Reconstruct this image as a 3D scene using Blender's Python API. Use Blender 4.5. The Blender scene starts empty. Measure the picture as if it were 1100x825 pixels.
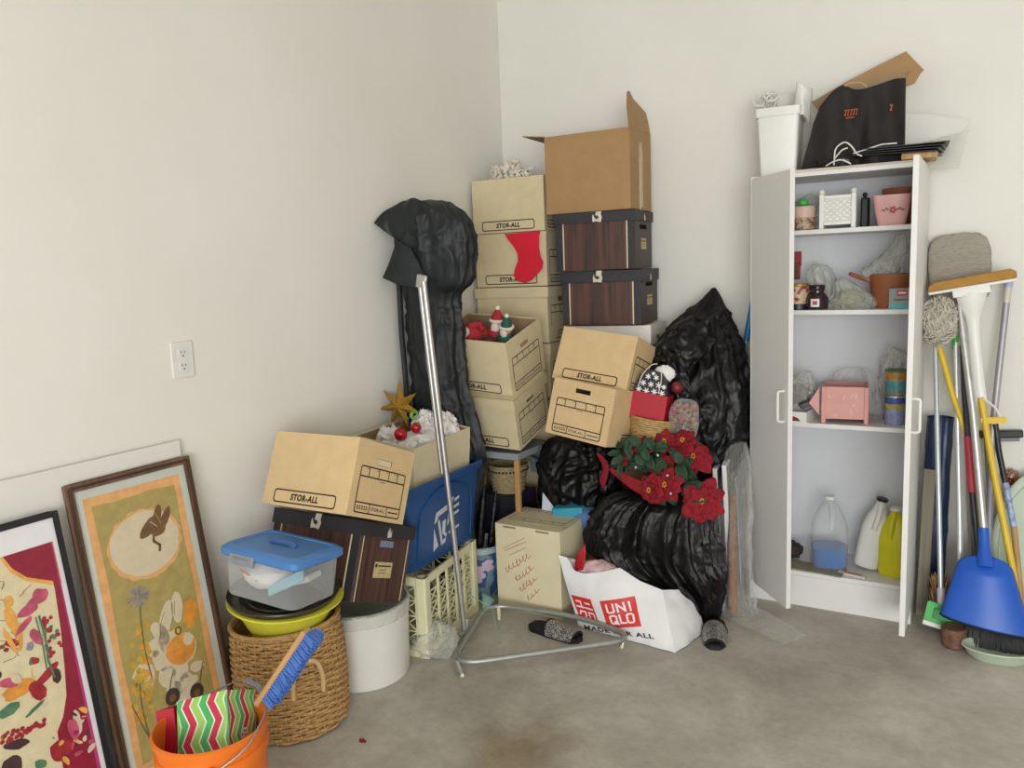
import bpy, bmesh, math, random
from mathutils import Vector, Matrix, Euler, noise
SC = bpy.context.scene
COL = SC.collection
R = math.radians
PI = math.pi
random.seed(7)

# ---------------------------------------------------------------- materials
def _new(name):
    m = bpy.data.materials.new(name); m.use_nodes = True
    nt = m.node_tree; b = nt.nodes['Principled BSDF']
    return m, nt, b
def _noise(nt, scale, detail=4, mapscale=(1, 1, 1), coord='Object', rough=0.55, dist=0.0):
    tc = nt.nodes.new('ShaderNodeTexCoord'); mp = nt.nodes.new('ShaderNodeMapping')
    mp.inputs['Scale'].default_value = mapscale
    nt.links.new(tc.outputs[coord], mp.inputs['Vector'])
    n = nt.nodes.new('ShaderNodeTexNoise'); n.inputs['Scale'].default_value = scale
    n.inputs['Detail'].default_value = detail; n.inputs['Roughness'].default_value = rough
    n.inputs['Distortion'].default_value = dist
    nt.links.new(mp.outputs['Vector'], n.inputs['Vector'])
    return n
def _ramp(nt, src, stops):
    r = nt.nodes.new('ShaderNodeValToRGB')
    els = r.color_ramp.elements
    while len(els) < len(stops): els.new(0.5)
    for e, (p, c) in zip(els, stops): e.position = p; e.color = (*c, 1)
    nt.links.new(src, r.inputs['Fac'])
    return r
def _bump(nt, b, src, strength, dist=0.002):
    bp = nt.nodes.new('ShaderNodeBump'); bp.inputs['Strength'].default_value = strength
    bp.inputs['Distance'].default_value = dist
    nt.links.new(src, bp.inputs['Height']); nt.links.new(bp.outputs['Normal'], b.inputs['Normal'])
def srgb(h):
    c = [int(h[i:i + 2], 16) / 255 for i in (0, 2, 4)]
    return tuple(x / 12.92 if x <= 0.04045 else ((x + 0.055) / 1.055) ** 2.4 for x in c)
def M(name, col, rough=0.5, metal=0.0, var=0.08, scale=12, bump=0.0, bscale=None, mapscale=(1, 1, 1), spec=0.5, coat=0, emit=None, dist=0.002):
    if isinstance(col, str): col = srgb(col)
    m, nt, b = _new(name)
    b.inputs['Roughness'].default_value = rough; b.inputs['Metallic'].default_value = metal
    b.inputs['Specular IOR Level'].default_value = spec
    if coat: b.inputs['Coat Weight'].default_value = coat
    n = _noise(nt, scale, mapscale=mapscale)
    lo = tuple(max(0, c * (1 - var)) for c in col); hi = tuple(min(1, c * (1 + var)) for c in col)
    r = _ramp(nt, n.outputs['Fac'], [(0.3, lo), (0.7, hi)])
    nt.links.new(r.outputs['Color'], b.inputs['Base Color'])
    if bump:
        n2 = _noise(nt, bscale or scale * 6, mapscale=mapscale)
        _bump(nt, b, n2.outputs['Fac'], bump, dist)
    m.diffuse_color = (*col, 1)
    return m
def wood_mat(name, c1, c2, scale=8, stretch=(1, 1, .06), rough=.5, bump=.1):
    m, nt, b = _new(name); b.inputs['Roughness'].default_value = rough
    n = _noise(nt, scale * 6, 5, stretch, dist=1.2)
    r = _ramp(nt, n.outputs['Fac'], [(0.35, srgb(c1)), (0.65, srgb(c2))])
    nt.links.new(r.outputs['Color'], b.inputs['Base Color'])
    _bump(nt, b, n.outputs['Fac'], bump)
    return m
def film_mat(name, col, opacity=0.35, rough=0.15, bump=0.6, bscale=25):
    m, nt, b = _new(name)
    b.inputs['Base Color'].default_value = (*srgb(col), 1); b.inputs['Roughness'].default_value = rough
    b.inputs['Specular IOR Level'].default_value = 0.9
    n = _noise(nt, bscale, 3); _bump(nt, b, n.outputs['Fac'], bump, .006)
    t = nt.nodes.new('ShaderNodeBsdfTransparent'); mx = nt.nodes.new('ShaderNodeMixShader')
    lw = nt.nodes.new('ShaderNodeLayerWeight'); lw.inputs['Blend'].default_value = .35
    mr = nt.nodes.new('ShaderNodeMapRange'); mr.inputs['To Min'].default_value = opacity; mr.inputs['To Max'].default_value = min(1, opacity + .45)
    nt.links.new(lw.outputs['Facing'], mr.inputs['Value'])
    nt.links.new(mr.outputs['Result'], mx.inputs['Fac'])
    nt.links.new(t.outputs[0], mx.inputs[1]); nt.links.new(b.outputs[0], mx.inputs[2])
    nt.links.new(mx.outputs[0], nt.nodes['Material Output'].inputs['Surface'])
    return m
def black_bag_mat(name, col='0c0b0d', rough=.38, scale=16, bs=.7):
    m, nt, b = _new(name)
    b.inputs['Base Color'].default_value = (*srgb(col), 1); b.inputs['Roughness'].default_value = rough
    b.inputs['Specular IOR Level'].default_value = .36
    n = _noise(nt, scale, 6, (1, 1, .45), rough=.6, dist=.8)
    v = nt.nodes.new('ShaderNodeTexVoronoi'); v.feature = 'DISTANCE_TO_EDGE'; v.inputs['Scale'].default_value = scale * 1.6
    tc = nt.nodes.new('ShaderNodeTexCoord'); nt.links.new(tc.outputs['Object'], v.inputs['Vector'])
    ad = nt.nodes.new('ShaderNodeMath'); ad.operation = 'MULTIPLY_ADD'; ad.inputs[1].default_value = .35
    nt.links.new(v.outputs['Distance'], ad.inputs[0]); nt.links.new(n.outputs['Fac'], ad.inputs[2])
    _bump(nt, b, ad.outputs[0], bs, .012)
    return m
def spots_mat(name, base, spot, scale=60, thr=.5, rough=.5, spec=.5):
    m, nt, b = _new(name); b.inputs['Roughness'].default_value = rough; b.inputs['Specular IOR Level'].default_value = spec
    v = nt.nodes.new('ShaderNodeTexVoronoi'); v.inputs['Scale'].default_value = scale
    tc = nt.nodes.new('ShaderNodeTexCoord'); nt.links.new(tc.outputs['Object'], v.inputs['Vector'])
    r = _ramp(nt, v.outputs['Color'], [(thr, srgb(base)), (thr + .08, srgb(spot))])
    nt.links.new(r.outputs['Color'], b.inputs['Base Color'])
    return m

def wall_mat():
    m, nt, b = _new('wall_paint'); b.inputs['Roughness'].default_value = .85; b.inputs['Specular IOR Level'].default_value = .25
    n = _noise(nt, 1.6, 5)
    r = _ramp(nt, n.outputs['Fac'], [(.3, srgb('dedcd4')), (.7, srgb('e4e2db'))])
    n3 = _noise(nt, 9, 2, (1, 1, 3)); s = _ramp(nt, n3.outputs['Fac'], [(.80, (1, 1, 1)), (.84, (.86, .85, .83))])
    mx = nt.nodes.new('ShaderNodeMix'); mx.data_type = 'RGBA'; mx.blend_type = 'MULTIPLY'; mx.inputs['Factor'].default_value = 1
    nt.links.new(r.outputs['Color'], mx.inputs['A']); nt.links.new(s.outputs['Color'], mx.inputs['B'])
    nt.links.new(mx.outputs['Result'], b.inputs['Base Color'])
    n2 = _noise(nt, 90, 4); _bump(nt, b, n2.outputs['Fac'], .12, .001)
    return m
def floor_mat():
    m, nt, b = _new('concrete'); b.inputs['Roughness'].default_value = .6; b.inputs['Specular IOR Level'].default_value = .35
    n = _noise(nt, 2.6, 10, rough=.65, dist=.3)
    r = _ramp(nt, n.outputs['Fac'], [(.28, srgb('9c958a')), (.5, srgb('b5afa5')), (.72, srgb('cfcac2'))])
    n4 = _noise(nt, 26, 8, rough=.7); r4 = _ramp(nt, n4.outputs['Fac'], [(.25, (.84, .83, .81)), (.6, (1, 1, 1))])
    # old oil stain with its own shape
    g = nt.nodes.new('ShaderNodeNewGeometry')
    ns = _noise(nt, 9, 4); 
    vm = nt.nodes.new('ShaderNodeVectorMath'); vm.operation = 'DISTANCE'; vm.inputs[1].default_value = (-1.18, 1.93, 0)
    nt.links.new(g.outputs['Position'], vm.inputs[0])
    ma = nt.nodes.new('ShaderNodeMath'); ma.operation = 'MULTIPLY_ADD'; ma.inputs[1].default_value = .22
    nt.links.new(ns.outputs['Fac'], ma.inputs[0]); nt.links.new(vm.outputs['Value'], ma.inputs[2])
    rs = _ramp(nt, ma.outputs[0], [(.15, (.60, .52, .40)), (.36, (1, 1, 1))])
    m1 = nt.nodes.new('ShaderNodeMix'); m1.data_type = 'RGBA'; m1.blend_type = 'MULTIPLY'; m1.inputs['Factor'].default_value = 1
    m2 = nt.nodes.new('ShaderNodeMix'); m2.data_type = 'RGBA'; m2.blend_type = 'MULTIPLY'; m2.inputs['Factor'].default_value = 1
    nt.links.new(r.outputs['Color'], m1.inputs['A']); nt.links.new(r4.outputs['Color'], m1.inputs['B'])
    nt.links.new(m1.outputs['Result'], m2.inputs['A']); nt.links.new(rs.outputs['Color'], m2.inputs['B'])
    nt.links.new(m2.outputs['Result'], b.inputs['Base Color'])
    _bump(nt, b, n4.outputs['Fac'], .25, .002)
    return m

card_tan = M('cardboard_tan', 'cdb184', .8, var=.05, scale=20, bump=.1, bscale=160)
card_cream = M('cardboard_cream', 'cfc09c', .8, var=.04, scale=20, bump=.1, bscale=160)
card_pale = M('cardboard_pale', 'd6cba9', .8, var=.05, scale=9, bump=.1, bscale=160)
card_brown = M('cardboard_brown', 'a58259', .8, var=.05, scale=14, bump=.12, bscale=160)
card_inner = M('cardboard_inner', '9c8262', .85, var=.06)
ink = M('printed_ink', '2c2119', .7, var=.02)
red_ink = M('red_marker', 'b5483c', .6, var=.05)
grain = wood_mat('woodgrain_paper', '301c16', '5c392e', 9, (1, 1, .03), .45, .02)
box_black = M('box_black_paper', '27252a', .55, var=.08)
box_side = M('box_grey_brown_paper', '4c423a', .6, var=.06)
box_strip = M('cream_edge_strip', 'cdc3a2', .6)
tape_mat = M('worn_tape', 'c9c2b0', .4, var=.15, scale=40)
paper_lbl = M('cream_label_paper', 'c3b083', .7, var=.1, scale=60)
white_pl = M('white_plastic', 'dddcd6', .35, var=.02)
white_paint = M('white_cabinet_laminate', 'dfdedb', .4, var=.015)
cab_back = M('cabinet_back_panel', 'd7d8db', .5, var=.015)
paper_white = M('white_paper', 'e4e3df', .7, var=.02)
foam_white = M('white_foam_board', 'dcdad3', .7, var=.02)
chrome = M('brushed_metal', 'bdbdbb', .42, .9, var=.1, scale=30)
grey_metal = M('grey_tube_metal', 'a2a49f', .4, .6, var=.1, scale=20)
tube_paint = M('grey_green_painted_tube', 'a4aaa0', .4, .2, var=.06)
bag_black = black_bag_mat('black_garbage_bag_plastic')
bag_black2 = black_bag_mat('black_cover_plastic', '1e2224', .5, 6, .45)
clear_film = film_mat('clear_plastic_film', 'e6e6e2', .09, .12)
clear_bagm = film_mat('cloudy_clear_bag', 'd4d6cd', .30, .18, .9, 30)
tub_clear = film_mat('frosted_tub_plastic', 'd3d7d8', .20, .25, .1, 5)
jug_clear = film_mat('milky_jug_plastic', 'dfe2e4', .12, .25, .1, 5)
orange_pl = M('orange_bucket_plastic', 'e0701c', .4, var=.04)
lime_pl = M('lime_basin_plastic', 'd8d545', .4, var=.03)
blue_lid = M('blue_lid_plastic', '4a7fbe', .4, var=.04)
blue_bin = M('blue_bin_plastic', '1d4a80', .38, var=.05)
blue_pan = M('blue_dustpan_plastic', '1454b8', .35, var=.03)
dark_tray = M('dark_brown_tray', '3a332a', .3, var=.1)
wicker = wood_mat('wicker_reed', '94703f', 'd0a870', 14, (1, 1, 1), .6, .2)
cream_pl = M('cream_crate_plastic', 'd6d3ad', .45, var=.04)
gold = M('gold_painted_star', 'a5802f', .42, .45, var=.15, scale=20)
red_felt = M('red_felt', 'd21f34', .95, var=.05, bump=.3, bscale=200)
red_pet = M('red_poinsettia_cloth', '860a1b', .85, var=.2, scale=25, bump=.4, bscale=50)
green_leaf = M('green_leaf_cloth', '213f27', .7, var=.3, scale=25, bump=.4, bscale=50)
gold_bead = M('gold_flower_bead', 'c8a030', .4, .4)
white_frill = M('white_frilly_fabric', 'e2dccb', .9, var=.1, scale=40)
yellow_pole = M('yellow_pole_paint', 'd8b62c', .4, var=.05)
gold_foam = M('golden_sponge', 'a67c3c', .9, var=.12, scale=30, bump=.5, bscale=120)
grey_yarn = M('grey_mop_yarn', 'b8b0a3', .95, var=.2, scale=40)
black_pl = M('black_plastic', '17171a', .4, var=.1)
navy = M('navy_vinyl', '13294a', .35, var=.2, scale=10, bump=.6, bscale=40)
grey_wood = wood_mat('weathered_wood', '7a7464', '958e7c', 5, (1, 1, .06), .7, .2)
tan_wood = wood_mat('tan_wood', 'a98250', 'c49a62', 5, (1, 1, .06), .55, .1)
brown_wood = wood_mat('brown_frame_wood', '5a4232', '7b5b44', 5, (1, 1, .06), .4, .1)
black_frame = M('black_frame_paint', '1d1c20', .35)
green_pl = M('green_plastic', '3fb04c', .45, var=.05)
pale_green = M('pale_green_plastic', 'b5c2ae', .45, var=.04)
terracotta = M('terracotta', '9a5a36', .6, var=.1)
pink_cer = M('pink_ceramic', 'd8a3a0', .25, var=.04, coat=.4)
pink_pl = M('pink_planter_plastic', 'd0958a', .45, var=.05)
teal_card = M('teal_carton', '5f8f96', .6, var=.1)
dark_glass = M('dark_glass_jar', '35222a', .15, var=.2)
blue_liq = M('blue_washer_fluid', '0c66ad', .2, var=.05)
yellow_pl = M('yellow_bottle_plastic', 'cfc81a', .35, var=.05)
black_fab = M('black_tote_fabric', '221d1d', .8, var=.15, scale=15, bump=.5, bscale=18, dist=.006)
sequin = spots_mat('black_silver_sequins', '19181a', 'b9b5b0', 420, .55, .3, .8)
fur = M('dark_fleece_lining', '1b1719', .95, bump=.6, bscale=150)
cord_w = M('white_cord', 'd8d6cf', .5)


# ---------------------------------------------------------------- mesh helpers
_text = {}
def text_geo(s, shear=0.0, bold=0.0):
    k = (s, shear, bold)
    if k not in _text:
        cu = bpy.data.curves.new('t', 'FONT'); cu.body = s; cu.shear = shear; cu.offset = bold
        cu.align_x = 'CENTER'; cu.align_y = 'CENTER'; cu.resolution_u = 3; cu.space_character = 1.12
        o = bpy.data.objects.new('t', cu); COL.objects.link(o)
        dg = bpy.context.evaluated_depsgraph_get()
        me = bpy.data.meshes.new_from_object(o.evaluated_get(dg))
        vs = [v.co.copy() for v in me.vertices]; fs = [list(p.vertices) for p in me.polygons]
        bpy.data.objects.remove(o); bpy.data.meshes.remove(me); bpy.data.curves.remove(cu)
        xs = [v.x for v in vs]; ys = [v.y for v in vs]
        cx, cy = (min(xs) + max(xs)) / 2, (min(ys) + max(ys)) / 2
        _text[k] = ([(v.x - cx, v.y - cy) for v in vs], fs, max(xs) - min(xs), max(ys) - min(ys))
    return _text[k]

class MB:
    def __init__(s): s.bm = bmesh.new(); s.mats = []
    def mi(s, m):
        if m not in s.mats: s.mats.append(m)
        return s.mats.index(m)
    def faces(s, vs, fs, m, X=None):
        X = X or Matrix()
        bv = [s.bm.verts.new(X @ Vector(v)) for v in vs]; i = s.mi(m); out = []
        for f in fs:
            try:
                bf = s.bm.faces.new([bv[k] for k in f]); bf.material_index = i; out.append(bf)
            except ValueError: pass
        return bv
    def box(s, c, d, m, X=None, rot=None, taper=1.0):
        x, y, z = d[0] / 2, d[1] / 2, d[2] / 2; t = taper
        vs = [(-x * t, -y * t, -z), (x * t, -y * t, -z), (x * t, y * t, -z), (-x * t, y * t, -z), (-x, -y, z), (x, -y, z), (x, y, z), (-x, y, z)]
        L = Matrix.Translation(c)
        if rot: L = L @ Euler([R(a) for a in rot]).to_matrix().to_4x4()
        return s.faces(vs, [(0, 3, 2, 1), (4, 5, 6, 7), (0, 1, 5, 4), (1, 2, 6, 5), (2, 3, 7, 6), (3, 0, 4, 7)], m, (X or Matrix()) @ L)
    def tube(s, pts, r, m, n=8, closed=False, X=None, flat=1.0):
        pts = [Vector(p) for p in pts]; N = len(pts)
        rr = r if isinstance(r, (list, tuple)) else [r] * N
        vs = []; fs = []; prev = None
        for i, p in enumerate(pts):
            a = pts[(i - 1) % N] if (closed or i) else p; b = pts[(i + 1) % N] if (closed or i < N - 1) else p
            t = (b - a)
            t = t.normalized() if t.length > 1e-9 else Vector((0, 0, 1))
            if prev is None:
                u = t.orthogonal().normalized()
            else:
                u = (prev - t * prev.dot(t))
                u = u.normalized() if u.length > 1e-6 else t.orthogonal().normalized()
            prev = u; w = t.cross(u)
            for k in range(n):
                an = 2 * PI * k / n
                vs.append(p + u * math.cos(an) * rr[i] + w * math.sin(an) * rr[i] * flat)
        for i in range(N if closed else N - 1):
            j = (i + 1) % N
            for k in range(n):
                l = (k + 1) % n
                fs.append((i * n + k, i * n + l, j * n + l, j * n + k))
        if not closed:
            fs.append(tuple(range(n))[::-1]); fs.append(tuple((N - 1) * n + k for k in range(n)))
        return s.faces(vs, fs, m, X)
    def lathe(s, prof, m, n=40, X=None, sx=1, sy=1, fn=None):
        vs = []; fs = []
        for (r, z) in prof:
            for k in range(n):
                a = 2 * PI * k / n; q = r * (fn(a, z) if fn else 1)
                vs.append((q * math.cos(a) * sx, q * math.sin(a) * sy, z))
        P = len(prof)
        for i in range(P - 1):
            for k in range(n):
                l = (k + 1) % n
                fs.append((i * n + k, i * n + l, (i + 1) * n + l, (i + 1) * n + k))
        if prof[0][0] > 1e-6: fs.append(tuple(range(n))[::-1])
        if prof[-1][0] > 1e-6 and prof[-1] != prof[0]: fs.append(tuple((P - 1) * n + k for k in range(n)))
        return s.faces(vs, fs, m, X)
    def prism(s, poly, t, m, X=None):
        """poly in local x,z; thickness along +y"""
        n = len(poly); vs = [(x, 0, z) for x, z in poly] + [(x, t, z) for x, z in poly]
        fs = [tuple(range(n)), tuple(range(n, 2 * n))[::-1]] + [(i, i + n, (i + 1) % n + n, (i + 1) % n) for i in range(n)]
        return s.faces(vs, fs, m, X)
    def paint(s, poly, m, layer=1, X=None, y0=0.0):
        """thin painted patch facing local -y"""
        n = len(poly); y = y0 - .00025 * layer
        return s.faces([(x, y, z) for x, z in poly], [tuple(range(n))], m, X)
    def line(s, pts, w, m, layer=1, X=None, closed=False, y0=0.0):
        pts = [Vector(p) for p in pts]; N = len(pts)
        for i in range(N if closed else N - 1):
            a, b = pts[i], pts[(i + 1) % N]; d = (b - a)
            if d.length < 1e-6: continue
            d = d.normalized(); nrm = Vector((-d.y, d.x)) * w / 2; e = d * w * .35
            s.paint([tuple(a - e + nrm), tuple(a - e - nrm), tuple(b + e - nrm), tuple(b + e + nrm)], m, layer, X, y0)
    def text(s, str_, c, h, m, layer=1, X=None, w=None, shear=0, bold=.02, y0=0.0, fn=None):
        vs, fs, W, Hh = text_geo(str_, shear, bold)
        k = h / Hh; kx = (w / W) if w else k
        y = y0 - .00025 * layer
        if fn: pv = [fn(c[0] + x * kx, c[1] + z * k, layer) for x, z in vs]
        else: pv = [(c[0] + x * kx, y, c[1] + z * k) for x, z in vs]
        return s.faces(pv, fs, m, X)
    def grid(s, S, nu, nv, m, X=None, closed_u=False):
        vs = [S(i / nu, j / nv) for j in range(nv + 1) for i in range(nu + (0 if closed_u else 1))]
        w = nu + (0 if closed_u else 1); fs = []
        for j in range(nv):
            for i in range(nu):
                k = (i + 1) % w
                fs.append((j * w + i, j * w + k, (j + 1) * w + k, (j + 1) * w + i))
        return s.faces(vs, fs, m, X)
    def sphere(s, c, r, m, nu=20, nv=12, X=None, fn=None):
        if not isinstance(r, (tuple, list)): r = (r, r, r)
        def S(u, v):
            a = 2 * PI * u; b = PI * (v - .5); d = Vector((math.cos(b) * math.cos(a), math.cos(b) * math.sin(a), math.sin(b)))
            q = fn(d) if fn else 1
            return (c[0] + d.x * r[0] * q, c[1] + d.y * r[1] * q, c[2] + d.z * r[2] * q)
        return s.grid(S, nu, nv, m, X, closed_u=True)
    def build(s, name, parent=None, smooth=True, bevel=0, loc=None, rot=None, weld=True, solid=0, kind=None, sharp=38, label=None, sub=0):
        bm = s.bm
        if weld: bmesh.ops.remove_doubles(bm, verts=bm.verts, dist=1e-6)
        bmesh.ops.recalc_face_normals(bm, faces=bm.faces)
        me = bpy.data.meshes.new(name); bm.to_mesh(me); bm.free()
        for m in s.mats: me.materials.append(m)
        if smooth:
            me.polygons.foreach_set('use_smooth', [True] * len(me.polygons))
            me.set_sharp_from_angle(angle=R(sharp))
        o = bpy.data.objects.new(name, me); COL.objects.link(o)
        if parent: o.parent = parent
        if loc: o.location = loc
        if rot: o.rotation_euler = [R(a) for a in rot]
        if solid:
            md = o.modifiers.new('solid', 'SOLIDIFY'); md.thickness = solid; md.offset = 0
        if sub:
            md = o.modifiers.new('sub', 'SUBSURF'); md.levels = sub; md.render_levels = sub
        if bevel:
            md = o.modifiers.new('bev', 'BEVEL'); md.width = bevel; md.segments = 2; md.limit_method = 'ANGLE'; md.angle_limit = R(40)
        if kind: o['kind'] = kind
        if label: o['label'] = label
        return o

def tag(o, label, cat, group=None, kind=None):
    o['label'] = label; o['category'] = cat
    if group: o['group'] = group
    if kind: o['kind'] = kind
    return o
def thing(name, label, cat, loc=(0, 0, 0), rot=(0, 0, 0), group=None):
    o = bpy.data.objects.new(name, None); COL.objects.link(o); o.empty_display_size = .05
    o.location = loc; o.rotation_euler = [R(a) for a in rot]
    return tag(o, label, cat, group)
def ell(cx, cz, rx, rz, n=20, wob=0, seed=0, rot=0):
    rnd = random.Random(seed); out = []
    for i in range(n):
        a = 2 * PI * i / n; q = 1 + (rnd.random() - .5) * wob
        x, z = rx * q * math.cos(a), rz * q * math.sin(a)
        out.append((cx + x * math.cos(rot) - z * math.sin(rot), cz + x * math.sin(rot) + z * math.cos(rot)))
    return out
def rrect(x0, z0, x1, z1, r=.01, n=4):
    out = []
    for cx, cz, a0 in ((x1 - r, z1 - r, 0), (x0 + r, z1 - r, 90), (x0 + r, z0 + r, 180), (x1 - r, z0 + r, 270)):
        for i in range(n + 1):
            a = R(a0 + 90 * i / n); out.append((cx + r * math.cos(a), cz + r * math.sin(a)))
    return out
def fillet(pts, r, n=5, closed=False):
    """round the corners of a 3-D polyline"""
    pts = [Vector(p) for p in pts]; N = len(pts); out = []
    for i, p in enumerate(pts):
        if not closed and i in (0, N - 1): out.append(p); continue
        a, b = pts[(i - 1) % N] - p, pts[(i + 1) % N] - p
        q = min(r, a.length * .45, b.length * .45); A = p + a.normalized() * q; B = p + b.normalized() * q
        for k in range(n + 1):
            t = k / n; out.append(A * (1 - t) ** 2 + p * 2 * t * (1 - t) + B * t ** 2)
    return out
def cat_interp(keys, t):
    """keys: list of tuples; catmull-rom over index, t in 0..1"""
    n = len(keys) - 1; f = min(max(t * n, 0), n - 1e-6); i = int(f); u = f - i
    g = lambda k: keys[min(max(k, 0), n)]
    return [0.5 * ((2 * b) + (-a + c) * u + (2 * a - 5 * b + 4 * c - d) * u * u + (-a + 3 * b - 3 * c + d) * u ** 3)
            for a, b, c, d in zip(g(i - 1), g(i), g(i + 1), g(i + 2))]
def bag_mesh(keys, mat, seed=0, fold=.10, nf=9, nu=110, nv=70, crumple=.012, twist=0.0, cs=9.0):
    """lofted plastic bag: keys = (cx, cy, z, rx, ry) from bottom to top"""
    mb = MB(); off = Vector((seed * 3.7, seed * 1.3, seed * 2.1))
    def S(u, v):
        cx, cy, z, rx, ry = cat_interp(keys, v); a = 2 * PI * u
        rx = max(rx, .001); ry = max(ry, .001)
        # ridged vertical folds following the angle, drifting with height
        q = noise.noise(Vector((math.cos(a) * nf * .35, math.sin(a) * nf * .35, z * 1.3 + twist * a)) + off)
        ridge = 1 - abs(q) * 2.4
        s = 1 + fold * (ridge - .5)
        p = Vector((cx + rx * s * math.cos(a), cy + ry * s * math.sin(a), z))
        w_ = Vector((noise.noise(p * 5 + off), noise.noise(p * 5 - off), noise.noise(p * 4 + off * 2))) * .12
        pp = (p + w_); pp.z *= .6
        q2 = noise.noise(pp * cs + off * 2); q3 = noise.noise(pp * cs * 2.4 + off)
        k = min(1, rx * 12)
        d = Vector((math.cos(a), math.sin(a), .2)) * (((1 - abs(q2) * 2.2) ** 2 - .4) * crumple + ((1 - abs(q3) * 2) ** 2 - .4) * crumple * .5) * k
        return p + d
    mb.grid(S, nu, nv, mat, closed_u=True)
    return mb
def sheet(pts_grid, mat, sub=6, crumple=.004, seed=0, cs=14):
    """bicubic-ish sheet through a small grid of 3-D points"""
    mb = MB(); nv = len(pts_grid) - 1; nu = len(pts_grid[0]) - 1; off = Vector((seed, seed * 2.3, seed * .7))
    def S(u, v):
        rows = [Vector(cat_interp([tuple(p) for p in row], u)) for row in pts_grid]
        p = Vector(cat_interp([tuple(r) for r in rows], v))
        q = noise.noise(p * cs + off); q2 = noise.noise(p * cs * 2.3 - off)
        return p + Vector((.5, -.8, .4)) * (abs(q) * 2 - .4 + abs(q2) * .8) * crumple
    mb.grid(S, nu * sub, nv * sub, mat)
    return mb
def limb(mb, keys, mat, n=10, steps=10):
    pts = [cat_interp(keys, i / steps) for i in range(steps + 1)]
    mb.tube([p[:3] for p in pts], [max(.0005, p[3]) for p in pts], mat, n)
XR = Matrix.Rotation(PI / 2, 4, 'Z')       # turns a front (-y) drawing onto the +x face


# ---------------------------------------------------------------- boxes
def face_x(face, w, d):
    return {'front': Matrix.Translation((0, -d / 2, 0)), 'right': Matrix.Translation((w / 2, 0, 0)) @ XR,
            'back': Matrix.Translation((0, d / 2, 0)) @ Matrix.Rotation(PI, 4, 'Z'),
            'left': Matrix.Translation((-w / 2, 0, 0)) @ Matrix.Rotation(-PI / 2, 4, 'Z')}[face]
def panel(mb, X, W, H, t, m, hole=None, cut=True):
    if hole:
        x0, z0, x1, z1 = hole
        for a, b, c, e in ((-W / 2, 0, W / 2, z0), (-W / 2, z1, W / 2, H), (-W / 2, z0, x0, z1), (x1, z0, W / 2, z1)):
            mb.box(((a + c) / 2, t / 2, (b + e) / 2), (c - a, t, e - b), m, X)
    else:
        mb.box((0, t / 2, H / 2), (W, t, H), m, X)
def draw_side(mb, X, W, H, lw=.0046, y0=-.0006):
    z0, z1 = .05 * H, .215 * H
    mb.line(rrect(-.365 * W, z0, .36 * W, z1, .01), lw, ink, 1, X, True, y0)
    mb.text('STOR-ALL', (0, (z0 + z1) / 2), .0235 * H / .26, ink, 1, X, w=.33 * W, shear=.12, bold=.05, y0=y0)
def draw_form(mb, X, W, H, lw=.0044, y0=-.0006):
    x0, x1, z0, z1 = -.39 * W, .39 * W, .06 * H, .66 * H
    mb.line(rrect(x0, z0, x1, z1, .008), lw, ink, 1, X, True, y0)
    za, zb = .53 * H, .19 * H
    mb.line([(x0, za), (x1, za)], lw, ink, 1, X, y0=y0); mb.line([(x0, zb), (x1, zb)], lw, ink, 1, X, y0=y0)
    for q in (.18, .40, .62, .82):
        x = x0 + (x1 - x0) * q; mb.line([(x, za), (x, z1)], lw * .8, ink, 1, X, y0=y0)
        mb.line([(x - .045 * W, z1 - .025 * H), (x - .012 * W, z1 - .025 * H)], .0016, ink, 1, X, y0=y0)
    xa, xb = x0 + (x1 - x0) * .31, x0 + (x1 - x0) * .70
    for x in (xa, xb): mb.line([(x, z0), (x, zb)], lw * .8, ink, 1, X, y0=y0)
    zc = (z0 + zb) / 2
    mb.text('03325', ((x0 + xa) / 2, zc), .052 * H, ink, 1, X, w=.185 * W, bold=.02, y0=y0)
    mb.text('STOR-ALL', ((xa + xb) / 2, zc), .045 * H, ink, 1, X, w=.25 * W, bold=.02, y0=y0)
    mb.line([(xb + .03 * W, zc), (x1 - .03 * W, zc)], .004, ink, 1, X, y0=y0)
    mb.line([(-.04 * W, za - .035 * H), (.05 * W, za - .035 * H)], .0018, ink, 1, X, y0=y0)
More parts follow.
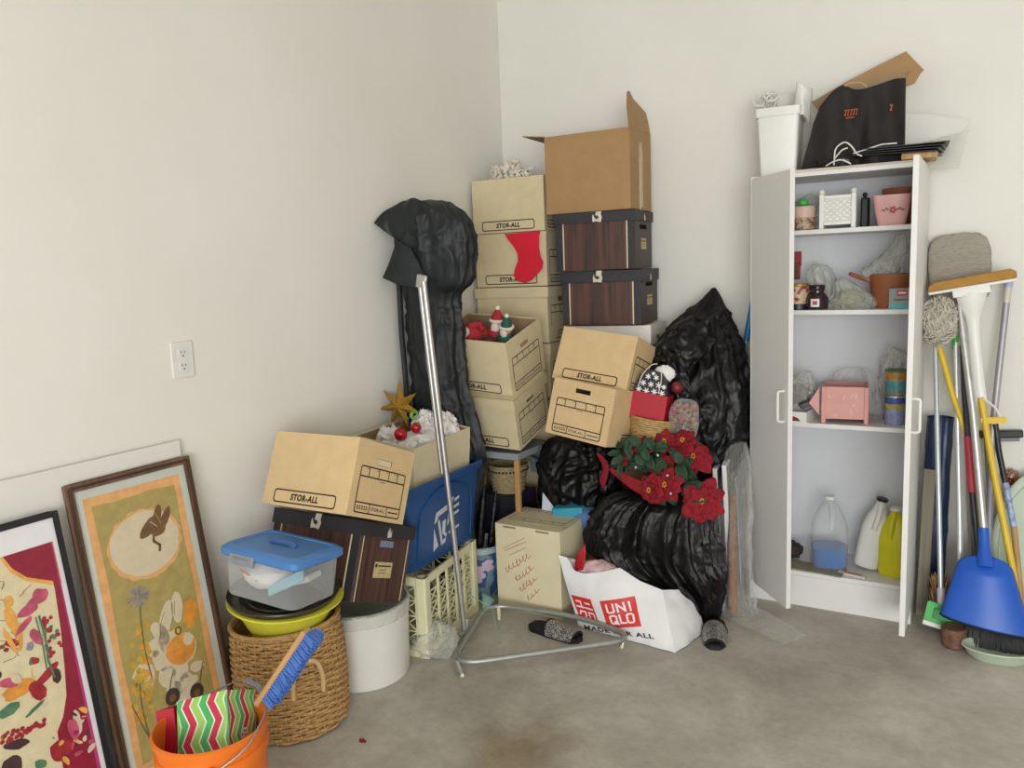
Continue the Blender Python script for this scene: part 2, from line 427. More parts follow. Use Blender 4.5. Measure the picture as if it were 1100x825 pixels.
def banker(label, loc, rot, dims, mat, end='right', lid=False, opened=False, group='archive boxes in the corner piles', hole=True, cat='storage box', closed_slot=False, hole_up=.72):
    w, d, h = dims; t = .004
    o = thing('storage_box', label, cat, loc, rot, group)
    bw, bd = (w - .016, d - .016) if lid else (w, d)
    ends = ('right', 'left') if end == 'right' else ('front', 'back')
    b = MB(); L = MB()
    for f in ('front', 'right', 'back', 'left'):
        W = bw if f in ('front', 'back') else bd
        X = face_x(f, bw, bd); W2 = W if f in ('front', 'back') else W - 2 * t
        hl = (-.12 * W, hole_up * h, .12 * W, (hole_up + .085) * h) if (hole and f in ends) else None
        panel(b, X, W2, h - (.004 if lid else 0), t, mat, hl)
        if f in ('front', 'right'):
            (draw_form if f in ends else draw_side)(L, X, W, h)
        if hl and closed_slot: b.box((0, .0062, (hole_up + .0425) * h), (.24 * W, .002, .085 * h), card_pale, X)
    b.box((0, 0, t / 2), (bw - 2 * t, bd - 2 * t, t), mat)
    if not lid and not opened:                          # two flaps folded shut with a seam
        for s in (-1, 1): b.box((0, s * (bd / 4), h - t * .6), (bw - 2 * t, bd / 2 - .003, t), mat)
    if opened:
        for f in ('front', 'right', 'back', 'left'):
            W = (bw if f in ('front', 'back') else bd) - 2 * t - .002
            b.box((0, t + .001, h / 2 - .002), (W, .0012, h - .008), card_inner, face_x(f, bw, bd))
    b.build('body', o, smooth=False, bevel=.0015)
    L.build('printed_label', o, smooth=False, weld=False, label='dark printed lettering')
    if lid:
        l = MB(); lh = .05
        l.box((0, 0, h - .002), (w, d, .004), mat)
        for f in ('front', 'right', 'back', 'left'):
            W = w if f in ('front', 'back') else d - .008
            panel(l, Matrix.Translation((0, 0, h - lh)) @ face_x(f, w, d), W, lh, .004, mat)
        l.build('lid', o, smooth=False, bevel=.0015)
    return o
def woodbox(label, loc, rot, dims, front_tape=0.0, lidh=.045, end_grain=False):
    w, d, h = dims
    o = thing('storage_box', label, 'storage box', loc, rot, 'woodgrain file boxes')
    bw, bd = w - .014, d - .014
    b = MB()
    for f in ('front', 'right', 'back', 'left'):
        W = bw if f in ('front', 'back') else bd - .008
        end = f in ('right', 'left')
        hl = ((-.035, .70 * h, .035, .76 * h) if end_grain else (-.06, .68 * h, .06, .76 * h)) if end else None
        if end_grain: hl = None
        X = face_x(f, bw, bd)
        panel(b, X, W, h - .005, .004, box_side if end else grain, hl)
        if end and end_grain:
            b.box((0, -.0006, h / 2 - .003), (W - .02, .0012, h - .008), grain, X)
            for s in (-1, 1): b.box((s * (W / 2 - .016), -.001, h / 2 - .003), (.005, .0014, h - .008), box_strip, X)
        if not end:
            for s in (-1, 1):
                b.box((s * (W / 2 - .016), -.0006, h / 2 - .003), (.032, .0012, h - .008), box_black, X)
                b.box((s * (W / 2 - .036), -.0008, h / 2 - .003), (.006, .0014, h - .008), box_strip, X)
    b.box((0, 0, .002), (bw - .008, bd - .008, .004), box_black)
    b.build('body', o, smooth=False, bevel=.0012)
    l = MB(); l.box((0, 0, h - .002), (w, d, .004), box_black)
    for f in ('front', 'right', 'back', 'left'):
        W = w if f in ('front', 'back') else d - .008
        panel(l, Matrix.Translation((0, 0, h - lidh)) @ face_x(f, w, d), W, lidh, .004, box_black)
    l.build('lid', o, smooth=False, bevel=.0015)
    X = Matrix.Translation((0, 0, h - lidh)) @ face_x('front', w, d); ft = front_tape
    tp = MB(); tp.paint([(-.020 + ft, .0), (-.002 + ft, .003), (.018 + ft, -.002), (.024 + ft, .02), (.019 + ft, .034), (.022 + ft, lidh), (-.004 + ft, lidh), (-.008 + ft, .03), (.004 + ft, .028), (.010 + ft, .02), (.0 + ft, .012), (-.010 + ft, .018), (-.018 + ft, .036), (-.022 + ft, .02)], tape_mat, 2, X, -.0006)
    tp.build('tape_scrap', o, smooth=False, weld=False)
    X = Matrix.Translation((0, 0, h - lidh)) @ face_x('right', w, d)
    tp = MB(); tp.paint([(-.01, .0), (.014, .004), (.01, .03), (.004, .018), (-.002, .038), (-.012, .02)], tape_mat, 2, X, -.0006)
    tp.build('tape_scrap', o, smooth=False, weld=False)
    lb = MB(); X = face_x('right', bw, bd); lz = (.30, .50) if end_grain else (.33, .52); lx = .052 if end_grain else .045; y0 = -.0022 if end_grain else -.0008
    lb.paint([(-lx, lz[0] * h), (lx, lz[0] * h), (lx, lz[1] * h), (-lx, lz[1] * h)], paper_lbl, 1, X, y0)
    lb.paint([(-lx + .006, (lz[1] - .07) * h), (-lx + .018, (lz[1] - .07) * h), (-lx + .018, (lz[1] - .025) * h), (-lx + .006, (lz[1] - .025) * h)], ink, 2, X, y0)
    for k, z in enumerate((lz[1] - .05, lz[1] - .10, lz[1] - .14)): lb.line([(-lx + .024 if k == 0 else -.02, z * h), (lx - .008 if k == 0 else .02, z * h)], .005 if k == 0 else .002, ink, 2, X, y0=y0)
    lb.build('paper_label', o, smooth=False, weld=False)
    if end_grain:
        lb = MB(); lb.box((0, -.003, .73 * h), (.075, .003, .022), M('blue_grey_handle', '6f7f96', .3), X); lb.build('hand_slot', o, smooth=False)
    return o, bw, bd

# ---------------------------------------------------------------- the setting
WX, WY = -2.22, 3.72
def struct(name, c, d, m):
    mb = MB(); mb.box(c, d, m); o = mb.build(name, smooth=False); o['kind'] = 'structure'; return o
wallm, floorm = wall_mat(), floor_mat()
struct('floor', (.7, .0, -.05), (6.04, 7.64, .1), floorm)
struct('wall_left', (WX - .05, .0, 1.55), (.1, 7.64, 3.1), wallm)
struct('wall_back', (.7, WY + .05, 1.55), (5.84, .1, 3.1), wallm)
struct('wall_right', (3.65, .0, 1.55), (.1, 7.64, 3.1), wallm)
struct('ceiling', (.7, .0, 3.15), (6.04, 7.64, .1), wallm)

# outlet on the left wall
o = thing('electrical_outlet', 'white duplex electrical outlet on the bare left wall', 'outlet', (WX, 1.66, 1.212), (0, 0, 90))
mb = MB(); mb.prism(rrect(-.04, -.058, .04, .058, .006), .006, white_pl, Matrix.Translation((0, -.006, 0))); mb.build('cover_plate', o, bevel=.0015)
for s in (-1, 1):
    mb = MB(); mb.prism(rrect(-.0165, s * .021 - .0155, .0165, s * .021 + .0155, .008), .003, white_pl, Matrix.Translation((0, -.0085, 0)))
    for x in (-.006, .006): mb.box((x, -.0087, s * .021 + .004), (.0022, .0008, .008), black_pl)
    mb.box((0, -.0087, s * .021 - .008), (.005, .0008, .005), black_pl)
    mb.build('socket', o)

# ---------------------------------------------------------------- pictures on the floor
mb = MB(); mb.box((0, .003, .48), (1.5, .006, .96), foam_white)
tag(mb.build('foam_board', loc=(-2.190, .86, 0), rot=(-.7, 0, 90), smooth=False, bevel=.001), 'large plain off-white board leaning on the left wall behind both pictures', 'board')

def frame(o, W, Hh, fw, ft, m, inner=None):
    mb = MB()
    prof = lambda a: a
    for x in (-1, 1): mb.box((x * (W / 2 - fw / 2), ft / 2, Hh / 2), (fw, ft, Hh), m)
    for z in (fw / 2, Hh - fw / 2): mb.box((0, ft / 2, z), (W - 2 * fw, ft, fw), m)
    if inner:
        for x in (-1, 1): mb.box((x * (W / 2 - fw * .5), -.003, Hh / 2), (fw * .28, .006, Hh - fw), inner)
        for z in (fw * .5, Hh - fw * .5): mb.box((0, -.003, z), (W - fw, .006, fw * .28), inner)
    return mb.build('frame', o, smooth=False, bevel=.0015)
art_bg = {k: M('picture_' + k, v, .35, var=a, scale=30) for k, (v, a) in {
    'mat_grey': ('bfc4bb', .03), 'peach': ('d9a268', .12), 'olive': ('a59558', .12), 'stone': ('cdbfa2', .06), 'bud': ('6f5030', .25), 'orange': ('d48f3c', .2),
    'mustard': ('c0a03a', .2), 'lilac': ('8f8894', .3), 'seed': ('40332f', .2), 'stem': ('6e6340', .2), 'maroon': ('8c1f38', .12), 'cream': ('d3c7a2', .08),
    'pink': ('b8506a', .3), 'scarlet': ('9a2c34', .3), 'leaf': ('4f7a5c', .25), 'amber': ('dca04a', .2), 'mat_white': ('dfdde0', .02), 'dark': ('463236', .3), 'magenta': ('b03a72', .1)}.items()}
A = art_bg
o = thing('framed_picture', 'tall brown-framed picture of flowers and a pale moon on olive, leaning on left wall', 'picture', (-2.052, 1.423, 0), (-8.4, 0, 90), 'framed pictures leaning on the left wall')
frame(o, .41, .918, .024, .013, brown_wood, M('dark_frame_line', '3b2a22', .4))
mb = MB(); mb.box((0, .008, .459), (.37, .004, .88), A['mat_grey']); mb.build('mat_board', o, smooth=False)
mb = MB(); y = .0055
mb.paint([(-.158, .05), (.158, .05), (.158, .868), (-.158, .868)], A['peach'], 1, y0=y)
mb.paint([(-.138, .07), (.138, .068), (.134, .3), (.139, .5), (.134, .7), (.137, .838), (.05, .843), (-.06, .838), (-.136, .843), (-.132, .6), (-.139, .4), (-.134, .2)], A['olive'], 2, y0=y)
mb.paint(ell(.004, .69, .124, .105, 60, .07, 1), A['peach'], 3, y0=y)
mb.paint(ell(.004, .692, .114, .096, 36, .04, 2), A['stone'], 4, y0=y)
for i, (cx, cz, rx, rz, a) in enumerate([(.025, .735, .018, .042, -.9), (.055, .752, .014, .045, -.35), (.078, .742, .013, .045, -.65), (.05, .725, .03, .024, 0)]):
    mb.paint(ell(cx, cz, rx, rz, 14, .15, i, a), A['bud'], 5 + i, y0=y)
mb.line([(.035, .71), (.03, .69), (.048, .672), (.044, .656)], .008, A['bud'], 9, y0=y)
mb.line([(.05, .775), (.065, .735)], .002, A['mustard'], 10, y0=y); mb.line([(.03, .75), (.05, .73)], .002, A['stone'], 10, y0=y)
rp_ = random.Random(77)
for k in range(16):
    a = rp_.uniform(0, 6.28); mb.paint(ell(-.02 + rp_.gauss(0, .035), .34 + rp_.gauss(0, .06), rp_.uniform(.015, .03), rp_.uniform(.025, .05), 14, .15, k, a), A['stone'], 3 + k % 3, y0=y)
for k in range(10):
    mb.paint(ell(.045 + rp_.gauss(0, .025), .23 + rp_.gauss(0, .03), rp_.uniform(.015, .03), rp_.uniform(.02, .035), 14, .15, k, rp_.uniform(0, 3)), A['stone'], 3 + k % 3, y0=y)
mb.paint(ell(.022, .45, .022, .055, 18, .08, 4, -.45), A['stone'], 5, y0=y); mb.paint(ell(.064, .468, .020, .048, 18, .08, 5, -.1), A['stone'], 5, y0=y)
mb.line([(.03, .42), (.05, .45), (.06, .49)], .0015, A['stem'], 7, y0=y); mb.line([(-.01, .40), (.0, .44), (.02, .47)], .0015, A['stem'], 7, y0=y)
mb.paint(ell(.105, .435, .025, .045, 16, .15, 6, -.2), A['orange'], 6, y0=y)
mb.paint(ell(.05, .338, .057, .05, 26, .08, 7), A['stone'], 6, y0=y); mb.paint(ell(.05, .34, .052, .046, 26, .06, 8), A['orange'], 7, y0=y)
mb.paint(ell(.08, .36, .018, .02, 16, .1, 8), A['stone'], 8, y0=y)
mb.paint(ell(.052, .398, .012, .014, 12, .1), A['stem'], 9, y0=y); mb.paint(ell(.052, .398, .006, .008, 10), A['mustard'], 10, y0=y)
rnd = random.Random(5)
for i in range(46):
    a = rnd.random() * 2 * PI; q = rnd.random() ** .6
    mb.line([(-.053 + .01 * q * math.cos(a), .545 + .01 * math.sin(a)), (-.053 + .036 * math.cos(a), .545 + .03 * math.sin(a))], .0025, A['lilac'], 6 + i % 4, y0=y)
for i in range(70):
    z = rnd.random(); mb.paint(ell(-.07 + (rnd.random() - .5) * .06 - .035 * (1 - z), .19 + .27 * z, .008, .009, 8), A['mustard'] if i % 3 else A['orange'], 4 + i % 5, y0=y)
for x0, z0, x1, z1, x2, z2 in [(-.04, .02, -.045, .2, .012, .29), (-.06, .02, -.11, .14, -.135, .25), (-.03, .03, -.06, .15, -.01, .215), (.01, .03, .03, .12, .074, .19), (.04, .03, .08, .2, .115, .27), (-.053, .515, -.07, .42, -.06, .3), (-.08, .03, -.12, .18, -.10, .30)]:
    mb.line([((1 - t) ** 2 * x0 + 2 * t * (1 - t) * x1 + t * t * x2, (1 - t) ** 2 * z0 + 2 * t * (1 - t) * z1 + t * t * z2) for t in [k / 8 for k in range(9)]], .0035, A['stem'], 9, y0=y)
for cx, cz in ((-.008, .215), (.074, .192)):
    mb.paint(ell(cx, cz, .024, .026, 18, .1), A['seed'], 11, y0=y); mb.paint(ell(cx, cz - .004, .012, .012, 12), A['bud'], 12, y0=y)
mb.build('print', o, smooth=False, weld=False)

o = thing('framed_picture', 'thin black-framed picture with a dark red curtain border, leftmost thing on the floor', 'picture', (-2.015, .78, 0), (-9.5, 0, 90), 'framed pictures leaning on the left wall')
frame(o, .80, .868, .016, .016, black_frame)
mb = MB(); mb.box((0, .008, .434), (.775, .004, .84), A['mat_white']); mb.build('mat_board', o, smooth=False)
mb = MB(); y = .0055; q = lambda px, pz: (px + .151, pz)      # right end of the sheet is the part in view
mb.paint([(-.37, .05), q(.219, .05), q(.219, .789), (-.37, .789)], A['cream'], 1, y0=y)
mb.paint([q(.084, .788), q(.101, .745), q(.133, .71), q(.17, .69), q(.198, .675), q(.222, .672), q(.221, .789)], A['amber'], 2, y0=y)
mb.paint([q(.092, .788), q(.108, .752), q(.138, .718), q(.172, .70), q(.2, .686), q(.2, .66), q(.193, .55), q(.183, .46), q(.172, .38), q(.152, .33), q(.13, .30), q(.125, .2), q(.12, .05), q(.219, .05), q(.219, .789)], A['maroon'], 3, y0=y)
mb.paint([q(.208, .05), q(.219, .05), q(.219, .789), q(.216, .789), q(.214, .5)], A['magenta'], 4, y0=y)
for i, (cx, cz, rx, rz, a, c) in enumerate([(.15, .655, .012, .035, -1.1, 'pink'), (.125, .635, .03, .014, .3, 'pink'), (.16, .66, .02, .02, 0, 'pink'), (.105, .60, .03, .008, .6, 'pink'), (.13, .56, .012, .028, .4, 'pink'),
        (.082, .672, .011, .015, 0, 'amber'), (.08, .625, .013, .04, .15, 'amber'), (.092, .575, .006, .04, -.2, 'amber'), (.066, .575, .006, .04, .25, 'amber'),
        (.062, .45, .04, .022, .15, 'orange'), (.045, .475, .026, .012, -.3, 'pink'), (.105, .425, .018, .03, .5, 'scarlet'), (.135, .455, .04, .012, .5, 'scarlet'), (.158, .44, .012, .02, 0, 'dark'), (.03, .41, .03, .014, .1, 'leaf'),
        (.09, .385, .028, .005, .4, 'leaf'), (.02, .505, .012, .01, 0, 'dark'), (.17, .285, .014, .03, .1, 'pink'), (.185, .30, .01, .035, 0, 'stone'), (.13, .25, .03, .03, .2, 'scarlet'), (.03, .32, .03, .012, -.3, 'dark'), (.01, .27, .025, .03, 0, 'dark'),
        (-.08, .62, .05, .04, .3, 'pink'), (-.1, .45, .06, .04, .1, 'orange'), (-.2, .55, .06, .07, .1, 'leaf'), (-.16, .3, .08, .05, .2, 'scarlet'), (-.3, .6, .07, .1, 0, 'amber'), (-.32, .3, .06, .09, 0, 'pink'), (-.2, .72, .09, .03, 0, 'maroon')]):
    cx, cz = q(cx, cz); mb.paint(ell(cx, cz, rx, rz, 14, .25, i, a), A[c], 4 + i % 6, y0=y)
mb.line([q(.146, .61), q(.15, .55), q(.145, .49), q(.152, .44)], .005, A['leaf'], 10, y0=y); mb.line([q(.137, .61), q(.14, .55), q(.137, .47)], .003, A['leaf'], 10, y0=y)
rnd = random.Random(8)
for i in range(34): 
    mb.paint(ell(*q(.168 + rnd.uniform(-.02, .018), .55 + rnd.uniform(-.06, .05)), .0055, .0055, 8), A['scarlet' if i % 4 else 'leaf'], 5 + i % 5, y0=y)
for i in range(26): mb.paint(ell(*q(.0 + i * .0042, .345 + rnd.uniform(-.012, .012)), .006, .006, 8), A['scarlet'], 5 + i % 5, y0=y)
rp_ = random.Random(55); pk = ['pink', 'scarlet', 'leaf', 'amber', 'dark', 'stone', 'orange', 'lilac', 'bud']
for k in range(90):
    px, pz = rp_.uniform(-.30, .12), rp_.uniform(.08, .72)
    if px > .0 and pz > .70: continue
    px, pz = q(px, pz); s_ = rp_.uniform(.004, .013)
    if k % 3: mb.paint(ell(px, pz, s_, s_ * rp_.uniform(.4, 1.8), 10, .4, k, rp_.uniform(0, 3)), A[pk[k % 9]], 4 + k % 7, y0=y)
    else:
        a_ = rp_.uniform(0, 6.28); mb.line([(px + j * .009 * math.cos(a_) + .003 * math.sin(j * 2), pz + j * .009 * math.sin(a_)) for j in range(5)], .0016, A[pk[k % 9]], 4 + k % 7, y0=y)
for k in range(40):   # soft figures in the curtain's dark foot
    px, pz = q(rp_.uniform(.13, .21), rp_.uniform(.06, .33)); mb.paint(ell(px, pz, rp_.uniform(.003, .009), rp_.uniform(.005, .016), 9, .4, k, rp_.uniform(0, 3)), A[['pink', 'dark', 'stone', 'scarlet', 'amber', 'magenta'][k % 6]], 5 + k % 6, y0=y)
for k in range(5): mb.line([q(.04 + .02 * math.sin(j) + j * .012, .72 - k * .045 + .012 * math.sin(j * 1.3 + k)) for j in range(6)], .0014, A['bud'], 3, y0=y)
mb.build('print', o, smooth=False, weld=False)

# ---------------------------------------------------------------- bucket and what stands in it
BX, BY = -1.617, 1.191
o = thing('bucket', 'orange plastic bucket with a pail handle in front of the framed pictures', 'bucket', (BX, BY, 0))
mb = MB()
mb.lathe([(0, .004), (.112, .004), (.115, 0), (.118, .01), (.128, .30), (.134, .302), (.134, .325), (.129, .327), (.130, .355), (.137, .357), (.138, .372), (.132, .375), (.127, .36), (.114, .012), (0, .012)], orange_pl, 56)
mb.build('pail', o)
for a in (200, -40):
    a = R(a); mb = MB(); mb.sphere((.136 * math.cos(a), .136 * math.sin(a), .318), (.014, .014, .018), orange_pl, 12, 8); mb.build('handle_ear', o)
hp = fillet([(-.140, -.052, .318), (-.155, .07, .355), (-.08, .115, .395), (-.02, .125, .425), (.05, .118, .425), (.11, .09, .40), (.155, -.02, .36), (.106, -.094, .318)], .05, 4)
mb = MB(); mb.tube(hp, .0024, grey_metal, 6); h_ = mb.build('handle', o)
mb = MB(); mb.tube([(.0, .1215, .4255), (.05, .118, .425), (.095, .098, .408)], .0085, M('grey_handle_grip', '6b6c6e', .5), 8); mb.build('grip', h_)
mb = MB()
def Lb(u, v):
    a = R(-150) + u * R(75); r = .1195 + .009 * (.05 + v * .22) / .3 * 1.0 + .0015
    return (r * math.cos(a), r * math.sin(a), .06 + v * .20)
mb.grid(Lb, 14, 2, M('bucket_paper_label', 'c9c0b6', .6, var=.1)); mb.build('label', o)
# gift bag with chevrons
o = thing('gift_bag', 'red and green zigzag patterned gift bag standing in the orange bucket', 'gift bag', (-1.592, 1.185, .236), (-29, -16, 21))
GW, GD, GH = .145, .12, .195
red_p, grn1, grn2, wht = M('gift_paper_red', 'bd2a44', .45), M('gift_paper_green', '3fa85a', .45), M('gift_paper_lime', '8fc05a', .45), M('gift_paper_white', 'e8e4da', .45)
mb = MB()
for f in ('front', 'right', 'back', 'left'):
    W = GW if f in ('front', 'back') else GD
    X = face_x(f, GW, GD); panel(mb, X, W - (0 if W == GW else .002), GH, .001, red_p if f == 'left' else wht)
    if f == 'left': continue
    n = 6; sw = W / n; seq = [grn1, red_p, grn2, grn1, red_p, grn2]
    amp, per = .022, .088; zs = [j * per / 2 for j in range(int(GH / (per / 2)) + 1)] + [GH]
    for i in range(-1, n + 1):
        c = seq[(i + (1 if f == 'right' else 0)) % 6]; g = .0022
        lo, hi = [], []
        for j, z in enumerate(zs):
            dx = amp / 2 * (1 if j % 2 else -1) if j < len(zs) - 1 else 0
            cl = lambda x: min(max(x, -W / 2), W / 2)
            lo.append((cl(-W / 2 + i * sw + g + dx), z)); hi.append((cl(-W / 2 + (i + 1) * sw - g + dx), z))
        for j in range(len(zs) - 1):
            qd = [lo[j], hi[j], hi[j + 1], lo[j + 1]]
            if abs(qd[0][0] - qd[1][0]) + abs(qd[2][0] - qd[3][0]) > .002: mb.paint(qd, c, 1, X, -.0004)
mb.box((0, 0, .001), (GW - .002, GD - .002, .002), wht); mb.box((0, 0, GH - .002), (GW - .004, GD - .004, .002), red_p)
mb.build('bag_body', o, smooth=False, weld=False)
mb = MB(); mb.paint(rrect(-.005, .06, .018, .105, .003), M('price_tag_paper', 'd8cfc4', .6), 3, face_x('right', GW, GD), -.0004)
for k in range(4): mb.line([(0, .07 + k * .009), (.012, .07 + k * .009)], .003, red_p, 4, face_x('right', GW, GD), y0=-.0004)
mb.build('price_tag', o, smooth=False, weld=False)
o = thing('gift_bag', 'plain red gift bag squeezed behind the zigzag one in the bucket', 'gift bag', (-1.70, 1.165, .20), (-20, -14, 25))
mb = MB()
for f in ('front', 'right', 'back', 'left'): panel(mb, face_x(f, .05, .10), (.05 if f in ('front', 'back') else .098), .19, .001, M('plain_red_paper', 'a8122c', .5))
mb.box((0, 0, .001), (.048, .098, .002), red_p); mb.build('bag_body', o, smooth=False)
# brush
o = thing('scrub_brush', 'long wooden brush with blue bristles sticking out of the orange bucket', 'brush', (-1.605, 1.270, .29), (0, 38, 6))
mb = MB(); mb.box((-.016, 0, .27), (.016, .030, .28), tan_wood); mb.build('handle', o, bevel=.004)
bristle_blue = M('blue_bristles', '4a70b8', .8)
mb = MB(); rnd = random.Random(3)
for i in range(26):
    for j in range(5):
        for k in range(5):
            z = .165 + i * .0098; yy = -.012 + j * .008
            p = Vector((-.009, yy, z)); dx = Vector((.030 + rnd.uniform(-.004, .004), rnd.uniform(-.010, .010), rnd.uniform(-.008, .008)))
            mb.tube([p, p + dx], [.0034, .0028], bristle_blue, 4)
mb.build('bristles', o, weld=False)

# ---------------------------------------------------------------- hamper, basin, tray, tub
HX, HY = -1.945, 1.765
o = thing('wicker_hamper', 'round woven wicker hamper holding the lime green basin', 'basket', (HX, HY, 0), (0, -2.5, 0))
mb = MB(); NS = 28
def rad(z): return .168 + .008 * math.sin(z / .34 * PI) + .002
for i in range(NS):
    a = 2 * PI * i / NS
    mb.tube([((rad(z)) * math.cos(a), (rad(z)) * math.sin(a), z) for z in [k * .34 / 8 for k in range(9)]], .003, wicker, 5)
mb.build('upright_canes', o, weld=False)
mb = MB(); rows = 32
for j in range(rows):
    z = .006 + j * .0104
    pts = [((rad(z) + .0045 * math.cos(NS / 2 * a + PI * j)) * math.cos(a), (rad(z) + .0045 * math.cos(NS / 2 * a + PI * j)) * math.sin(a), z + .0012 * math.sin(a * 3 + j)) for a in [2 * PI * k / 108 for k in range(108)]]
    mb.tube(pts, .0052, wicker, 6, closed=True)
mb.build('woven_wall', o, weld=False)
mb = MB()
for z, dr in ((.336, 0), (.344, .003)): mb.tube([((rad(.34) + dr) * math.cos(a), (rad(.34) + dr) * math.sin(a), z + .006) for a in [2 * PI * k / 60 for k in range(60)]], .0075, wicker, 7, closed=True)
mb.build('rim', o)
mb = MB(); mb.lathe([(0, .003), (.165, .003), (.165, .009), (0, .009)], wicker, 30); mb.build('base', o)
mb = MB(); ca = R(-27)
def hpnt(da, z, out): a = ca + da; r = rad(z) + .008 + out; return (r * math.cos(a), r * math.sin(a), z)
pts = fillet([hpnt(-.26, .15, 0), hpnt(-.25, .21, .012), hpnt(-.15, .262, .02), hpnt(0, .272, .022), hpnt(.15, .262, .02), hpnt(.25, .21, .012), hpnt(.26, .15, 0)], .04, 3)
mb.tube(pts, .0075, M('pale_reed', 'cfae7a', .6), 7); mb.build('handle', o)

o = MB()
o.lathe([(0, -.11), (.115, -.11), (.140, -.06), (.160, -.015), (.186, -.006), (.186, .0), (.158, -.001), (.137, -.055), (.112, -.105), (0, -.105)], lime_pl, 64)
tag(o.build('basin', loc=(HX + .003, HY - .005, .432), rot=(1, 5, 0)), 'lime green plastic washbasin sitting in the mouth of the wicker hamper', 'basin')
o = MB()
o.lathe([(0, .004), (.150, .004), (.168, .010), (.176, .022), (.178, .024), (.179, .021), (.171, .006), (.152, 0), (0, 0)], dark_tray, 64)
for rr_ in (.135, .11): o.lathe([(rr_, .004), (rr_ + .004, .008), (rr_ + .008, .004)], dark_tray, 64)
tag(o.build('tray', loc=(HX + .0, HY - .01, .430), rot=(2, 5, 0)), 'round dark brown tray lying on the lime green basin', 'tray')
o = thing('storage_tub', 'frosted clear plastic tub with a blue lid on top of the round dark tray', 'storage tub', (-1.912, 1.715, .460), (-5, 3, 2))
tw, td, th_ = .305, .21, .135
mb = MB()
pr = lambda W, D, z, r=.03: [(x, y_, z) for x, y_ in rrect(-W / 2, -D / 2, W / 2, D / 2, r, 5)]
rings = [pr(tw * .93, td * .93, 0), pr(tw * .95, td * .95, .006), pr(tw, td, th_)]
N = len(rings[0]); vs = sum(rings, []); fs = [(i * N + k, i * N + (k + 1) % N, (i + 1) * N + (k + 1) % N, (i + 1) * N + k) for i in range(2) for k in range(N)] + [tuple(range(N))]
mb.faces(vs, fs, tub_clear); mb.build('tub_body', o)
mb = MB()
rings = [pr(tw + .012, td + .012, th_ - .008), pr(tw + .024, td + .024, th_ - .002), pr(tw + .024, td + .024, th_ + .016), pr(tw - .004, td - .004, th_ + .027, .03), pr(tw - .03, td - .03, th_ + .027, .02), pr(tw - .036, td - .036, th_ + .023, .02)]
vs = sum(rings, []); fs = [(i * N + k, i * N + (k + 1) % N, (i + 1) * N + (k + 1) % N, (i + 1) * N + k) for i in range(5) for k in range(N)] + [tuple(range(N)), tuple(range(5 * N, 6 * N))]
mb.faces(vs, fs, blue_lid); ld = mb.build('lid', o)
mb = MB(); mb.tube(fillet([(-.055, 0, th_ + .024), (-.035, 0, th_ + .034), (.035, 0, th_ + .034), (.055, 0, th_ + .024)], .02, 3), .010, M('dark_blue_handle', '3a5f94', .4), 8, flat=.5); mb.build('lid_handle', ld)
mb = MB(); mb.box((-.055, -td / 2 - .013, th_ - .008), (.10, .008, .034), M('grey_latch', '8b8f93', .4)); mb.box((-.055, -td / 2 - .017, th_ - .002), (.07, .004, .008), M('grey_latch_tab', '7a7f84', .4)); mb.build('latch', o, bevel=.002)
mb = MB()
mb.sphere((-.05, -.01, .058), (.085, .07, .046), paper_white, 24, 14, fn=lambda d: 1 + .12 * noise.noise(d * 3))
mb.line([(-.1, .078), (-.03, .058)], .007, red_ink, 1, y0=-.0785)
tag(mb.build('soft_package', loc=(-1.912, 1.715, .460), rot=(-5, 3, 2)), 'white soft package with a red stripe inside the blue-lidded tub', 'package')
mb = MB(); mb.box((.070, -.055, .062), (.16, .012, .034), M('aqua_packaging', '8fc9d6', .5), rot=(-25, -30, 0)); mb.box((.055, .02, .052), (.12, .08, .02), foam_white, rot=(0, -20, 10))
tag(mb.build('soft_package', loc=(-1.912, 1.715, .460), rot=(-5, 3, 2), bevel=.004), 'pale aqua flat package tilted at the right inside the blue-lidded tub', 'package')


# ---------------------------------------------------------------- white bin and tilted boxes on it
o = thing('waste_bin', 'plain round white bin standing on the floor right of the wicker hamper', 'bin', (-1.952, 2.117, 0))
mb = MB(); mb.lathe([(0, .004), (.160, .004), (.165, 0), (.170, .01), (.178, .27), (.180, .275), (.176, .277), (.168, .02), (0, .012)], white_pl, 64); mb.build('bin_wall', o)
mb = MB(); mb.lathe([(.181, .235), (.1835, .27), (.180, .284), (.172, .285), (.16, .24), (.15, .10)], clear_bagm, 80, fn=lambda a, z: 1 + .012 * math.sin(a * 17) * math.sin(a * 5)); mb.build('bin_liner', o)
woodbox('dark woodgrain file box tilted on the round white bin', (-1.985, 2.020, .332), (-21, 0, 2.2), (.405, .318, .272), lidh=.052, end_grain=True)
banker('tan archive box lying tilted on the dark woodgrain box by the left wall', (-1.916, 1.975, .648), (-22.3, -.7, 0), (.379, .301, .251), card_tan, closed_slot=True, hole_up=.71)

